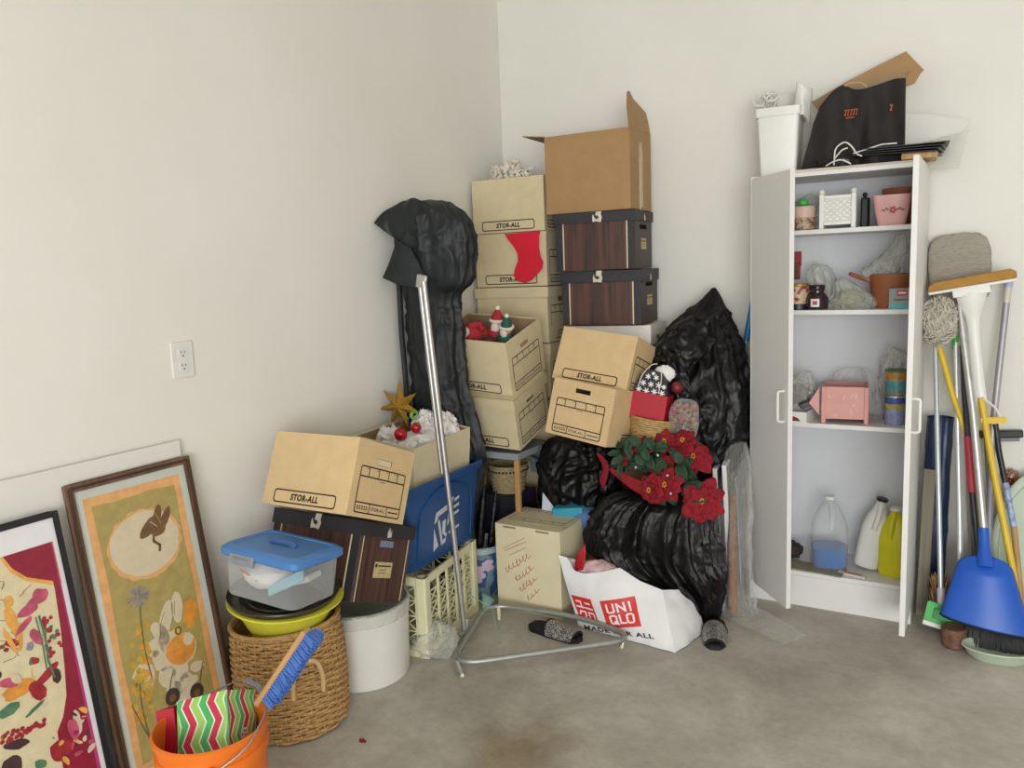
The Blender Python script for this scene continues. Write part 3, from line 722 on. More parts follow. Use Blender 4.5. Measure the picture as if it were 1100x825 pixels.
# milk crate
o = thing('milk_crate', 'cream plastic lattice crate on the floor under the blue recycling bin', 'crate', (-1.985, 2.50, 0), (0, 0, 99))
cw, cd, ch = .47, .33, .318
mb = MB()
for z, hh in ((.02, .04), (ch - .015, .03)):
    for f in ('front', 'right', 'back', 'left'):
        W = cw if f in ('front', 'back') else cd - .02
        mb.box((0, .005, z), (W, .012, hh), cream_pl, face_x(f, cw, cd))
for sx in (-1, 1):
    for sy in (-1, 1):
        mb.prism(rrect(-.022, -.022, .022, .022, .008), ch, cream_pl, Matrix.Translation((sx * (cw / 2 - .018), sy * (cd / 2 - .018), 0)) @ Matrix.Rotation(PI / 2, 4, 'X'))
mb.build('crate_frame', o, bevel=.002, smooth=False)
for f in ('front', 'right', 'back', 'left'):
    W = (cw if f in ('front', 'back') else cd) - .08; X = face_x(f, cw, cd); mb = MB()
    nc = 5 if f in ('front', 'back') else 3; nr = 4; zc0, zc1 = .04, (.25 if nc == 5 else .285); cwid = W / nc
    for i in range(nc + 1): mb.box((-W / 2 + i * cwid, .005, (.04 + ch - .03) / 2), (.010, .009, ch - .06), cream_pl, X)
    for j in range(nr + 1): mb.box((0, .007, zc0 + (zc1 - zc0) * j / nr), (W, .006, .005), cream_pl, X)
    for i in range(nc):
        for j in range(nr):
            x0 = -W / 2 + i * cwid; z0 = zc0 + (zc1 - zc0) * j / nr; x1 = x0 + cwid; z1 = z0 + (zc1 - zc0) / nr
            for (a, b, c, d_) in ((x0, z0, x1, z1), (x0, z1, x1, z0)):
                L_ = math.hypot(c - a, d_ - b); mb.box(((a + c) / 2, .007, (b + d_) / 2), (L_, .005, .0042), cream_pl, X, rot=(0, -math.degrees(math.atan2(d_ - b, c - a)), 0))
    mb.build('lattice_side', o, smooth=False)
mb = MB(); mb.box((0, 0, .008), (cw - .03, cd - .03, .006), cream_pl); mb.build('crate_floor', o)

# recycling bin
o = thing('recycling_bin', 'blue plastic recycling bin with white printed emblem on the cream crate', 'bin', (-2.026, 2.545, .322), (2, 0, 91.5))
bw, bd, bh = .54, .35, .345
def bring(f, z, extra=0): return [(x, y_, z) for x, y_ in rrect(-bw / 2 * f - extra, -bd / 2 * f - extra, bw / 2 * f + extra, bd / 2 * f + extra, .035, 5)]
rings = [bring(.88, .0), bring(.985, bh - .03), bring(.985, bh - .03, .012), bring(.99, bh - .004, .014), bring(.99, bh, .010), bring(.985, bh - .004, -.002), bring(.87, .006)]
N = len(rings[0]); vs = sum(rings, []); K_ = len(rings)
fs = [(i * N + k, i * N + (k + 1) % N, (i + 1) * N + (k + 1) % N, (i + 1) * N + k) for i in range(K_ - 1) for k in range(N)] + [tuple(range(N)), tuple(range((K_ - 1) * N, K_ * N))]
mb = MB(); mb.faces(vs, fs, blue_bin)
sl = math.degrees(math.atan2(bd / 2 * .105, bh - .03))
FX = Matrix.Translation((0, -bd / 2 * .88, 0)) @ Matrix.Rotation(R(sl), 4, 'X')
# raised arch panel on the long side
mb.tube(fillet([(-.19, -.003, .03), (-.19, -.003, .23), (-.08, -.003, .30), (.08, -.003, .30), (.19, -.003, .23), (.19, -.003, .03)], .08, 5), .004, blue_bin, 6, X=FX)
mb.build('bin_wall', o)
lg = MB(); W_ = M('white_emblem_paint', 'c9ccd2', .5)
for pl in ([(-.085, .04), (-.085, .14), (-.05, .055)], [(-.085, .155), (-.072, .20), (.01, .215), (.005, .19), (-.055, .18), (-.06, .165)],
           [(-.06, .16), (-.045, .165), (-.02, .07), (.005, .075), (.0, .055), (-.03, .05)], [(-.025, .15), (.0, .155), (-.004, .10), (.01, .09), (.005, .075), (-.025, .10)],
           [(.015, .20), (.03, .235), (.055, .235), (.02, .13), (.01, .12)], [(.06, .225), (.095, .23), (.095, .218), (.06, .21)], [(.055, .195), (.095, .20), (.095, .188), (.055, .183)],
           [(.05, .165), (.095, .17), (.095, .158), (.05, .153)], [(.02, .095), (.10, .105), (.10, .093), (.025, .083)]):
    lg.paint(pl, W_, 3, FX, -.0012)
lg.build('emblem', o, smooth=False, weld=False)
banker('open pale archive box with gold star and ornaments sitting in the blue recycling bin', (-2.038, 2.575, .575), (2, 6, .5), (.305, .39, .245), card_pale, end='front', opened=True)
# print of that box faces away; nothing drawn on the side in view
# gold star
o = MB(); c0 = Vector((0, 0, 0)); n = 7
for k in range(n):
    a = 2 * PI * k / n + PI / 2; Rr = .125 if k in (0,) else .10
    tip = Vector((Rr * math.cos(a), 0, Rr * math.sin(a)))
    a1, a2 = a - PI / n, a + PI / n; i1 = Vector((.042 * math.cos(a1), 0, .042 * math.sin(a1))); i2 = Vector((.042 * math.cos(a2), 0, .042 * math.sin(a2)))
    for s in (-1, 1):
        o.faces([tuple(tip), tuple(i1), (0, s * .03, 0)], [(0, 1, 2)], gold); o.faces([tuple(tip), tuple(i2), (0, s * .03, 0)], [(0, 1, 2)], gold)
o.tube([(.01, 0, -.04), (.02, -.02, -.17)], .003, gold, 6)
tag(o.build('star_ornament', loc=(-2.135, 2.64, .905), rot=(0, 4, 14), smooth=False), 'gold seven-pointed star ornament standing in the open box above the blue bin', 'ornament')
# white bag with baubles
o = thing('plastic_bag', 'crumpled white plastic bag holding red baubles in the open box above the blue bin', 'bag', (0, 0, 0))
wbm = M('white_bag_film', 'e2dfdc', .45, var=.03, bump=.5, bscale=40, dist=.006)
bag_mesh([(-1.99, 2.56, .70, .09, .10), (-2.0, 2.56, .77, .095, .12), (-1.995, 2.56, .80, .085, .10), (-1.99, 2.58, .815, .05, .06), (-1.99, 2.58, .81, .01, .01)], wbm, 31, fold=.10, nf=6, crumple=.022, nu=90, nv=40, cs=14).build('bag_body', o, sharp=80)
for c_, r_ in (((-2.065, 2.49, .79), (.05, .045, .05)), ((-1.93, 2.67, .80), (.05, .05, .065)), ((-2.02, 2.66, .81), (.05, .04, .06))):
    mb = MB(); mb.sphere(c_, r_, wbm, 60, 40, fn=lambda d: 1 + .35 * (1 - abs(noise.noise(d * 2.4 + Vector(c_) * 9)) * 3) + .12 * (1 - abs(noise.noise(d * 6)) * 3)); mb.build('bag_fold', o, sharp=80)
red_glass = M('red_glass_bauble', 'b01c22', .15, .3, var=.3, scale=60)
mb0 = None
for k, (p, r_, lb) in enumerate([((-2.0, 2.47, .825), .027, 'red glass bauble at the front of the crumpled white bag'), ((-1.955, 2.68, .868), .026, 'red glass bauble at the back right of the crumpled white bag'), ((-1.975, 2.54, .840), .022, 'small dark red bauble between two others in the white bag')]):
    o = thing('bauble', lb, 'ornament', p, (15, 20 * k, 0), 'baubles in the white bag')
    mb = MB(); mb.sphere((0, 0, 0), r_, red_glass, 20, 12); mb.build('ball', o)
    mb = MB(); mb.lathe([(0, r_), (.006, r_), (.006, r_ + .007), (0, r_ + .007)], gold, 12); mb.tube([(.004 * math.cos(a), 0, r_ + .010 + .004 * math.sin(a)) for a in [k2 * PI / 4 for k2 in range(8)]], .0008, gold, 4, closed=True); mb.build('cap', o)
mb = MB(); 
for i in range(3): mb.tube([(.018 * math.cos(a) * (1 - i * .2), .004 * i, .018 * math.sin(a) * (1 - i * .2)) for a in [k * PI / 8 for k in range(16)]], .0025, [green_pl, gold_bead, green_pl][i], 5, closed=True)
tag(mb.build('ribbon_ornament', loc=(-2.045, 2.62, .875), rot=(-20, 0, 10)), 'small green and gold looped ornament behind the front red bauble', 'ornament')

# tall black cover leaning in the corner
keys = [(-2.06, 2.87, 0, .11, .05), (-2.06, 2.87, .30, .12, .055), (-2.03, 2.86, .60, .155, .06), (-2.015, 2.83, .68, .170, .075), (-2.03, 2.82, .85, .155, .085), (-2.045, 2.81, 1.05, .135, .08), (-2.05, 2.81, 1.22, .135, .08), (-2.05, 2.80, 1.36, .13, .08),
        (-2.02, 2.80, 1.42, .165, .10), (-2.01, 2.80, 1.55, .175, .12), (-2.015, 2.79, 1.66, .165, .115), (-2.03, 2.79, 1.74, .10, .08), (-2.04, 2.80, 1.765, .01, .01)]
o = thing('black_plastic_cover', 'tall item wrapped in black plastic sheeting standing in the corner by the left wall', 'plastic cover', (0, 0, 0))
bag_mesh(keys, bag_black2, 4, fold=.15, nf=7, crumple=.012, nu=170, nv=170, cs=8).build('wrapped_body', o, sharp=70)
sheet([[(-2.205, 2.63, 1.672), (-2.16, 2.68, 1.62), (-2.10, 2.70, 1.59), (-2.04, 2.70, 1.60)],
       [(-2.19, 2.68, 1.72), (-2.15, 2.68, 1.69), (-2.09, 2.68, 1.68), (-2.02, 2.68, 1.66)],
       [(-2.13, 2.74, 1.762), (-2.10, 2.73, 1.762), (-2.05, 2.72, 1.765), (-1.97, 2.73, 1.73)]], bag_black2, 8, .006, 5).build('top_fold', o, solid=.002, sharp=70)
sheet([[(-2.13, 2.68, 1.60), (-2.09, 2.67, 1.58), (-2.05, 2.67, 1.56)],
       [(-2.16, 2.66, 1.51), (-2.08, 2.65, 1.50), (-2.00, 2.67, 1.47)],
       [(-2.185, 2.64, 1.445), (-2.10, 2.64, 1.415), (-1.98, 2.67, 1.385)]], bag_black2, 8, .005, 9).build('hanging_flap', o, solid=.002, sharp=70)
mb = MB(); mb.tube([(-2.185, 2.75, 1.62), (-2.18, 2.74, 1.2), (-2.165, 2.74, .80)], .012, bag_black2, 8); mb.build('side_seam', o)

# metal stand
o = thing('tube_stand', 'tall metal double-pole stand with a triangular tube base on the floor', 'stand', (0, 0, 0))
b0 = Vector((-1.745, 2.485, .035)); top = Vector((-1.808, 2.42, 1.428))
mb = MB(); mb.tube([b0, b0.lerp(top, .55), top], .011, chrome, 12); mb.build('pole', o)
of = Vector((-.022, .004, 0)); mb = MB(); mb.tube([b0.lerp(top, .47) + of, top + of], .009, chrome, 12); mb.build('second_pole', o)
mb = MB(); mb.box(tuple(top + of / 2 + Vector((0, 0, .0))), (.045, .012, .05), chrome, rot=(0, 12, 0)); mb.build('top_bracket', o, bevel=.004)
zb = .045
loop = fillet([(-1.60, 2.22, zb), (-1.13, 2.68, zb), (-1.19, 2.80, zb), (-1.76, 2.745, zb), (-1.79, 2.70, zb), (-1.65, 2.25, zb)], .10, 6, closed=True)
loop = fillet([(-1.63, 2.215, zb), (-1.10, 2.71, zb), (-1.35, 2.79, zb), (-1.80, 2.745, zb)], .13, 7, closed=True)
mb = MB(); mb.tube(loop, .0115, grey_metal, 10, closed=True); mb.build('base_loop', o)
mb = MB(); mb.tube([(-1.745, 2.44, .035), (-1.745, 2.485, .035), (-1.747, 2.50, .085)], .0145, grey_metal, 10); mb.build('pole_socket', o)
for (x, y_, dx, dy) in ((-1.625, 2.255, .035, -.02), (-1.155, 2.715, -.005, -.02), (-1.74, 2.735, .02, -.03)):
    mb = MB(); mb.tube([(x, y_, zb), (x + dx, y_ + dy, .008)], [.009, .007], cream_pl if x < -1.7 else grey_metal, 8); mb.sphere((x + dx, y_ + dy, .008), .008, cream_pl, 10, 8); mb.build('foot', o)
mb = MB(); mb.faces([(-1.785, 2.68, .12), (-1.735, 2.70, .09), (-1.77, 2.66, .03)], [(0, 1, 2)], M('dull_teal_tag', '6f9488', .5)); mb.tube([(-1.77, 2.55, .17), (-1.70, 2.62, .09), (-1.60, 2.52, .004)], .0009, M('green_string', '7fa58f', .6), 5)
tag(mb.build('green_tag', solid=.002), 'small green tag with loose string by the tube stand base', 'tag')

# crumpled clear plastic on the floor
rn = lambda d: 1 + .30 * noise.noise(d * 2.6 + Vector((4, 1, 2))) + .16 * (abs(noise.noise(d * 7)) * 2)
mb = MB(); mb.sphere((0, 0, .055), (.085, .075, .062), clear_bagm, 44, 30, fn=rn)
tag(mb.build('crumpled_plastic_bag', loc=(-1.795, 2.345, .0), sharp=80), 'crumpled clear plastic bag on the floor before the cream crate', 'plastic bag')

# ---------------------------------------------------------------- corner stack
banker('topmost cream box in the corner stack with white frilly fabric showing at its top', (-2.008, 3.530, 1.640), (0, 0, 3), (.387, .31, .255), card_cream, opened=True)
banker('cream box with the red felt stocking on its front', (-2.005, 3.535, 1.381), (0, 0, 3), (.385, .31, .256), card_cream)
banker('lidded cream box directly under the one with the red stocking', (-2.003, 3.535, 1.108), (0, 0, 2), (.405, .335, .268), card_cream, lid=True)
banker('cream box under the lidded box in the corner stack, only its lettered end in view', (-2.00, 3.537, .836), (0, 0, 2), (.40, .325, .268), card_cream, lid=True)
banker('cream box low in the corner stack, its lettered end just right of the weathered basket', (-1.98, 3.537, .568), (0, 0, 2), (.39, .325, .264), card_cream, lid=True)
for z in (.284, .0): banker('cream box at the bottom of the corner stack, hidden behind the basket and the table', (-1.985, 3.537, z), (0, 0, 1), (.40, .33, .28), card_cream, lid=True)
# frilly fabric
mb = MB(); rnd = random.Random(12)
for i in range(70):
    cx, cy = -2.05 + rnd.gauss(0, .06), 3.46 + rnd.gauss(0, .035); zc = 1.90 + rnd.random() * .085 - abs(cx + 2.03) * .5
    pts = []
    for k in range(9):
        a = k * PI / 4 + rnd.random(); pts.append((cx + .017 * math.cos(a) + rnd.gauss(0, .006), cy + .017 * math.sin(a), zc + rnd.gauss(0, .010)))
    mb.tube(fillet(pts, .02, 2), .0075, white_frill, 5, flat=.4)
tag(mb.build('frilly_fabric', weld=False), 'white frilly fabric bunched in the topmost cream box', 'fabric', kind='stuff')
# stocking
st = [(-.092, .232), (.098, .236), (.092, .215), (.088, .16), (.095, .12), (.108, .09), (.102, .06), (.07, .03), (.045, .008), (.01, -.005), (-.03, .005), (-.05, .03), (-.045, .06), (-.025, .10), (-.025, .135), (-.045, .17), (-.075, .205)]
mb = MB(); mb.prism([(x, z) for x, z in st], .004, red_felt)
tag(mb.build('felt_stocking', loc=(-1.92, 3.362, 1.400), rot=(0, 0, 3), bevel=.001), 'flat red felt stocking hanging on a cream box', 'stocking')

# leaning pair D, E by the black cover
DR = (15, 3.5, .5)
banker('open cream box full of holiday figures, tipped forward on another box', (-1.956, 3.109, .966), (16.5, 4, .3), (.389, .311, .255), card_cream, opened=True)
banker('lidded cream box under the open box of holiday figures', (-1.945, 3.132, .715), (15.5, 2.5, 1), (.396, .318, .250), card_cream, lid=True)
# figures in box D
santa_red, santa_white, skin = M('figure_red_cloth', 'a3232a', .8), M('figure_white_fur', 'dcd3c4', .9, bump=.4, bscale=150), M('figure_face', 'c99a7c', .6)
def figure(label, loc, rot, coat, s=1.0):
    o = thing('holiday_figure', label, 'figurine', loc, rot, 'figures in the open cream box')
    mb = MB(); mb.lathe([(0, 0), (.035 * s, 0), (.04 * s, .02 * s), (.03 * s, .07 * s), (.018 * s, .09 * s), (0, .092 * s)], coat, 20); 
    for q in (-1, 1): mb.tube([(q * .02 * s, 0, .075 * s), (q * .042 * s, -.012 * s, .05 * s), (q * .03 * s, -.035 * s, .042 * s)], [.012 * s, .011 * s, .009 * s], coat, 8)
    mb.build('coat', o)
    mb = MB(); mb.sphere((0, 0, .105 * s), .022 * s, skin, 16, 10); mb.sphere((0, -.021 * s, .104 * s), .004 * s, skin, 8, 6)
    for q in (-1, 1): mb.sphere((q * .008 * s, -.019 * s, .110 * s), .0025 * s, black_pl, 6, 5)
    mb.build('head', o)
    mb = MB(); mb.sphere((0, -.013 * s, .092 * s), (.018 * s, .014 * s, .022 * s), santa_white, 14, 10, fn=lambda d: 1 + .15 * noise.noise(d * 6)); mb.build('beard', o)
    mb = MB(); mb.lathe([(.024 * s, .112 * s), (.020 * s, .13 * s), (.010 * s, .15 * s), (0, .158 * s)], coat, 16); mb.tube([(.024 * s * math.cos(a), .024 * s * math.sin(a), .115 * s) for a in [k * PI / 8 for k in range(16)]], .006 * s, santa_white, 6, closed=True); mb.sphere((0, 0, .16 * s), .009 * s, santa_white, 8, 6); mb.build('hat', o)
figure('figure with white beard and red coat standing tallest in the open cream box', (-1.89, 3.04, 1.10), (8, 8, 10), santa_red, 1.25)
figure('small figure in a dark green coat at the right in the open cream box', (-1.825, 3.02, 1.095), (12, 20, -20), M('figure_green_cloth', '1f5146', .8), 1.15)
figure('red and white figure lying on its side at the left in the open cream box', (-1.945, 3.02, 1.165), (50, -60, 20), santa_red, 1.35)
mb = MB(); rnd = random.Random(4)
for i in range(420):
    c = Vector((-1.96 + rnd.gauss(0, .055), 2.99 + rnd.gauss(0, .03), 1.155 + rnd.gauss(0, .014))); d = Vector((rnd.gauss(0, 1), rnd.gauss(0, 1), abs(rnd.gauss(0, 1)))).normalized() * .022
    mb.tube([c, c + d], [.002, .0008], green_leaf, 3)
tag(mb.build('tinsel_garland', weld=False), 'green bristly garland in the open cream box at its front edge', 'garland', kind='stuff')
mb = MB(); mb.sphere((0, 0, 0), (.05, .04, .035), M('dark_red_plaid', '5c1f1f', .8, var=.5, scale=80), 20, 12)
tag(mb.build('cloth_bundle', loc=(-1.885, 2.975, 1.14)), 'dark red patterned cloth bundle below the tallest figure in the open box', 'cloth')

# wooden table that carries the leaning pair
o = thing('side_table', 'small wooden-legged table under the leaning cream boxes, one tan leg in view', 'table', (0, 0, 0))
mb = MB(); mb.box((-1.95, 3.125, .635), (.37, .28, .03), M('grey_table_top', '8f959a', .5)); mb.build('table_top', o, bevel=.004)
for x, y_ in ((-1.778, 3.0), (-2.12, 3.0), (-1.778, 3.25), (-2.12, 3.25)):
    mb = MB(); mb.box((x, y_, .31), (.022, .022, .62), tan_wood); mb.build('leg', o, bevel=.002)

# things under the table
o = thing('woven_basket', 'small pale woven basket with a dark beaded band behind the tan table leg', 'basket', (-1.93, 3.17, .420))
mb = MB()
for j in range(16):
    z = .006 + j * .0083; r_ = .070 + .022 * z / .13
    mb.tube([((r_ + .002 * math.cos(10 * a + PI * j)) * math.cos(a), (r_ + .002 * math.cos(10 * a + PI * j)) * math.sin(a), z) for a in [2 * PI * k / 60 for k in range(60)]], .0045, M('pale_straw', 'a3926c', .8, var=.2, scale=60) if j == 0 else bpy.data.materials['pale_straw'], 5, closed=True)
mb.lathe([(0, .0), (.068, .0), (.068, .004), (0, .004)], bpy.data.materials['pale_straw'], 24)
mb.build('woven_wall', o, weld=False)
mb = MB()
for k in range(34):
    a = 2 * PI * k / 34; mb.sphere((.094 * math.cos(a), .094 * math.sin(a), .108), .0055, black_fab, 8, 6)
mb.build('beaded_band', o, weld=False)
mb = MB(); mb.prism(rrect(-.115, 0, .115, .42, .01), .2, M('dark_navy_carton', '1d1d2c', .6), Matrix.Translation((0, -.1, 0)))
tag(mb.build('navy_carton', loc=(-1.95, 3.17, 0), bevel=.003), 'dark navy carton on the floor under the small woven basket', 'carton')
o = thing('waste_basket', 'round floral-printed waste basket between the cream crate and the cream upright box', 'waste basket', (-1.955, 2.93, 0))
mb = MB(); fl = spots_mat('floral_print', '6f8f93', '40568a', 30, .6); mb.lathe([(0, .004), (.085, .004), (.088, 0), (.108, .215), (.105, .217), (.086, .012), (0, .012)], fl, 48); mb.build('basket_wall', o)
mb = MB(); mb.lathe([(.107, .212), (.114, .215), (.115, .238), (.108, .242), (.103, .238), (.104, .214)], M('pale_blue_rim', 'a9b6bd', .5), 48); mb.build('rim', o)
mb = MB()
for a0, z0, s_ in ((-78, .13, .042), (-60, .13, .036), (-68, .105, .032), (-35, .16, .03), (-100, .07, .03)):
    for k in range(7):
        a = R(a0) + .25 * s_ / .04 * math.cos(k * .9) * (k > 0); z = z0 + s_ * .55 * math.sin(k * .9) * (k > 0); r_ = .0885 + .02 * z / .215
        X = Matrix.Rotation(a + PI / 2, 4, 'Z') @ Matrix.Translation((0, -r_ - .0006, z))
        mb.paint(ell(0, 0, s_ * .45, s_ * .4, 10, .2, k), M('petal_lilac', 'cbb4c9', .5) if not bpy.data.materials.get('petal_lilac') else bpy.data.materials['petal_lilac'], 1 + k % 3, X)
mb.build('flower_print', o, smooth=False, weld=False)
def umbrella(label, p0, p1, r_):
    o = thing('folded_umbrella', label, 'umbrella', p0, (0, 0, 0), 'folded black umbrellas')
    d = Vector(p1) - Vector(p0); mb = MB(); mb.tube([d * t for t in (.0, .1, .5, .85, .9)], [.006, r_ * .6, r_, r_ * .7, .005], bag_black, 10); mb.build('canopy', o)
    mb = MB(); mb.tube([d * .88, d], .006, black_pl, 8); mb.build('handle', o)
umbrella('folded black umbrella standing in the floral waste basket, nearer the blue bin', (-1.97, 2.91, .03), (-1.93, 2.96, .50), .022)
umbrella('folded black umbrella standing in the floral waste basket, nearer the upright box', (-1.93, 2.94, .03), (-1.885, 2.985, .47), .018)
# bent grey tube frame (folding chair) beside the table
o = thing('folding_chair', 'pale grey tube of a folded metal chair curving down beside the tan table leg', 'chair', (0, 0, 0))
mb = MB(); mb.tube(fillet([(-1.99, 3.355, .555), (-1.80, 3.24, .555), (-1.745, 3.20, .50), (-1.735, 3.19, .02)], .07, 6), .012, tube_paint, 10); mb.build('front_leg', o)
mb = MB(); mb.tube([(-1.745, 3.36, .012), (-1.745, 3.36, .50), (-1.80, 3.24, .555)], .012, tube_paint, 10); mb.build('rear_leg', o)
mb = MB(); mb.box((-1.82, 3.345, .53), (.16, .02, .11), M('grey_blue_chair_panel', '7f8a94', .5)); mb.build('backrest', o, bevel=.004)

# ---------------------------------------------------------------- stack with woodgrain boxes
mb = MB(); mb.box((0, 0, .46), (.36, .26, .92), card_brown); tag(mb.build('tall_carton', loc=(-1.50, 3.53, 0), rot=(0, 0, 6), bevel=.003), 'tall brown carton hidden behind the leaning tan boxes, carrying a white box', 'carton')
banker('white box with brown end squeezed under the lower woodgrain box', (-1.497, 3.515, .925), (0, 0, 6.5), (.384, .30, .265), foam_white, lid=False)
woodbox('woodgrain file box with cream tape scrap, lower of the pair under the big brown carton', (-1.519, 3.479, 1.198), (0, 0, 6), (.385, .30, .243), front_tape=-.012, lidh=.052)
woodbox('upper woodgrain file box directly under the big open brown carton', (-1.553, 3.500, 1.446), (0, 0, 6), (.387, .300, .258), front_tape=.015, lidh=.046)
o = thing('cardboard_carton', 'large open brown cardboard carton on top of the woodgrain boxes', 'carton', (-1.585, 3.520, 1.708), (0, 0, 2))
w, d, h, t = .413, .285, .35, .005
mb = MB()
for f in ('front', 'right', 'back', 'left'): panel(mb, face_x(f, w, d), w if f in ('front', 'back') else d - 2 * t, h, t, card_brown)
mb.box((0, 0, t / 2), (w - 2 * t, d - 2 * t, t), card_brown); mb.build('body', o, smooth=False, bevel=.001)
def flap(face, poly, ang, W_=w, D_=d):
    mb = MB(); mb.prism(poly, .004, card_brown, Matrix.Translation((0, 0, h)) @ face_x(face, W_, D_) @ Matrix.Rotation(R(ang), 4, 'X')); mb.build('flap', o, smooth=False, bevel=.001)
flap('right', [(-d / 2, 0), (d / 2, 0), (d / 2 - .01, .06), (d / 2 - .03, .10), (-.04, .135), (-d / 2 + .06, .165), (-d / 2 + .03, .155), (-d / 2 + .005, .09)], -6)
flap('left', [(-d / 2, 0), (d / 2, 0), (d / 2 - .01, .12), (-d / 2 + .02, .13)], 82)
flap('back', [(-w / 2, 0), (w / 2, 0), (w / 2 - .02, .13), (-w / 2 + .02, .13)], -112)
flap('front', [(-w / 2, 0), (w / 2, 0), (w / 2 - .02, .12), (-w / 2 + .02, .12)], -165)
mb = MB(); X = face_x('right', w, d); tp = M('clear_packing_tape', 'b9a380', .15, var=.15, scale=15)
mb.paint([(-.03, .02), (.028, .01), (.03, .26), (.02, .30), (-.015, .30), (-.026, .27)], tp, 1, X); mb.paint([(-.02, .0), (-.002, .0), (-.001, .22), (-.015, .24)], tape_mat, 2, X)
mb.build('packing_tape', o, smooth=False, weld=False)
# leaning tan pair M, N
banker('tan box leaning back at the top of the pair before the woodgrain stack', (-1.436, 3.165, .926), (-18.5, 7, -2.8), (.352, .279, .232), card_tan, hole=False)
banker('tan box with lettered end and handle slot facing out, leaning under another tan box', (-1.432, 3.085, .722), (-11.5, 7, -7), (.298, .35, .236), card_tan, end='front', hole_up=.80)
# upright cream box
o = thing('storage_box', 'cream box standing on end with red handwriting, lettered side up', 'storage box', (-1.637, 2.949, 0), (0, 0, -.7), 'archive boxes in the corner piles')
w, d, h, t = .315, .255, .382, .004
mb = MB()
for f in ('front', 'right', 'back', 'left'): panel(mb, face_x(f, w, d), w if f in ('front', 'back') else d - 2 * t, h, t, card_pale)
mb.box((0, 0, t / 2), (w - 2 * t, d - 2 * t, t), card_pale)
TX = Matrix.Translation((0, d / 2, h)) @ Matrix.Rotation(-PI / 2, 4, 'X')   # lay a panel flat as the top
TX = Matrix.Translation((0, -d / 2, h)) @ Matrix.Rotation(-PI / 2, 4, 'X')
panel(mb, TX, w - .001, d, t, card_pale, (-.045, .035, .04, .052)); mb.build('body', o, smooth=False, bevel=.0015)
mb = MB()
for z in (.075, .105, .215, .235): mb.line([(-w * .42, z), (w * .42, z)], .0026, ink, 1, TX, y0=-.0006)
for x in (-.42, .42): mb.line([(x * w, .075), (x * w, .235)], .0026, ink, 1, TX, y0=-.0006)
for x in (-.2, .05, .25): mb.line([(x * w, .075), (x * w, .105)], .0022, ink, 1, TX, y0=-.0006)
for x in (-.2, .2): mb.line([(x * w, .215), (x * w, .235)], .0022, ink, 1, TX, y0=-.0006)
mb.build('printed_label', o, smooth=False, weld=False, label='dark printed lettering')
mb = MB()
for x in (-.085, .075): mb.box((x, -d / 2 - .001, h - .012), (.062, .002, .007), M('slot_brown', '8a7a55', .8) if x < 0 else bpy.data.materials['slot_brown'])
mb.build('tab_slot', o, smooth=False)
mb = MB(); FXo = face_x('front', w, d); rnd = random.Random(9)
def scr(x0, z0, x1, z1, n, amp, lw=.0018):
    pts = []
    for k in range(n * 4 + 1):
        t_ = k / (n * 4); a = amp * (.5 + rnd.random())
        pts.append((x0 + (x1 - x0) * t_ + a * .5 * math.cos(k * 1.57), z0 + (z1 - z0) * t_ + a * math.sin(k * 1.57)))
    mb.line(pts, lw, red_ink, 1, FXo, y0=-.0006)
scr(-.115, .262, -.005, .318, 14, .003, .0016); mb.line([(-.12, .272), (-.01, .333)], .002, red_ink, 1, FXo, y0=-.0006); mb.line([(-.09, .245), (-.008, .29)], .002, red_ink, 1, FXo, y0=-.0006)
scr(-.115, .17, .01, .262, 7, .014, .0022); scr(-.065, .135, .02, .21, 5, .014, .0022); scr(-.045, .095, .035, .165, 5, .014, .0022); scr(-.01, .055, .045, .12, 3, .014, .0022)
mb.build('red_handwriting', o, smooth=False, weld=False, label='red handwritten scrawl')


# ---------------------------------------------------------------- black bags
def bag(label, keys, seed, **k):
    mb = bag_mesh(keys, bag_black, seed, **k); o = mb.build('garbage_bag', sharp=75); return tag(o, label, 'garbage bag', 'black garbage bags')
bag('black garbage bag low behind the upright cream box, left of the poinsettias', [(-1.58, 3.22, 0, .12, .10), (-1.58, 3.22, .12, .16, .13), (-1.58, 3.21, .35, .18, .14), (-1.57, 3.20, .52, .19, .145), (-1.565, 3.195, .62, .18, .13), (-1.56, 3.19, .69, .12, .09), (-1.56, 3.19, .705, .01, .01)], 1, fold=.14, crumple=.018, nu=150, nv=100, cs=11)
bU = thing('garbage_bag', 'tall peaked black garbage bag leaning against the back wall beside the cabinet', 'garbage bag', (0, 0, 0), group='black garbage bags')
bag_mesh([(-1.12, 3.42, 0, .11, .12), (-1.13, 3.42, .3, .14, .14), (-1.13, 3.42, .50, .18, .15), (-1.075, 3.42, .66, .20, .16), (-1.035, 3.43, .77, .185, .16), (-1.035, 3.44, .88, .19, .16), (-1.07, 3.46, 1.0, .19, .14), (-1.09, 3.49, 1.10, .175, .12), (-1.095, 3.53, 1.20, .125, .09), (-1.075, 3.57, 1.28, .055, .045), (-1.062, 3.585, 1.345, .008, .008)], bag_black, 2, fold=.15, nf=8, crumple=.016, nu=170, nv=150, cs=9).build('bag_body', bU, sharp=75)
sheet([[(-1.285, 3.26, .99), (-1.24, 3.24, .985), (-1.19, 3.25, .985), (-1.155, 3.27, .93)],
       [(-1.29, 3.30, 1.03), (-1.24, 3.28, 1.06), (-1.18, 3.27, 1.05), (-1.12, 3.26, .98)],
       [(-1.25, 3.36, 1.12), (-1.21, 3.34, 1.15), (-1.14, 3.30, 1.13), (-1.06, 3.28, 1.03)],
       [(-1.20, 3.45, 1.19), (-1.16, 3.44, 1.22), (-1.09, 3.42, 1.22), (-1.0, 3.40, 1.12)]], bag_black, 14, .026, 7).build('draped_fold', bU, solid=.002, sharp=75)
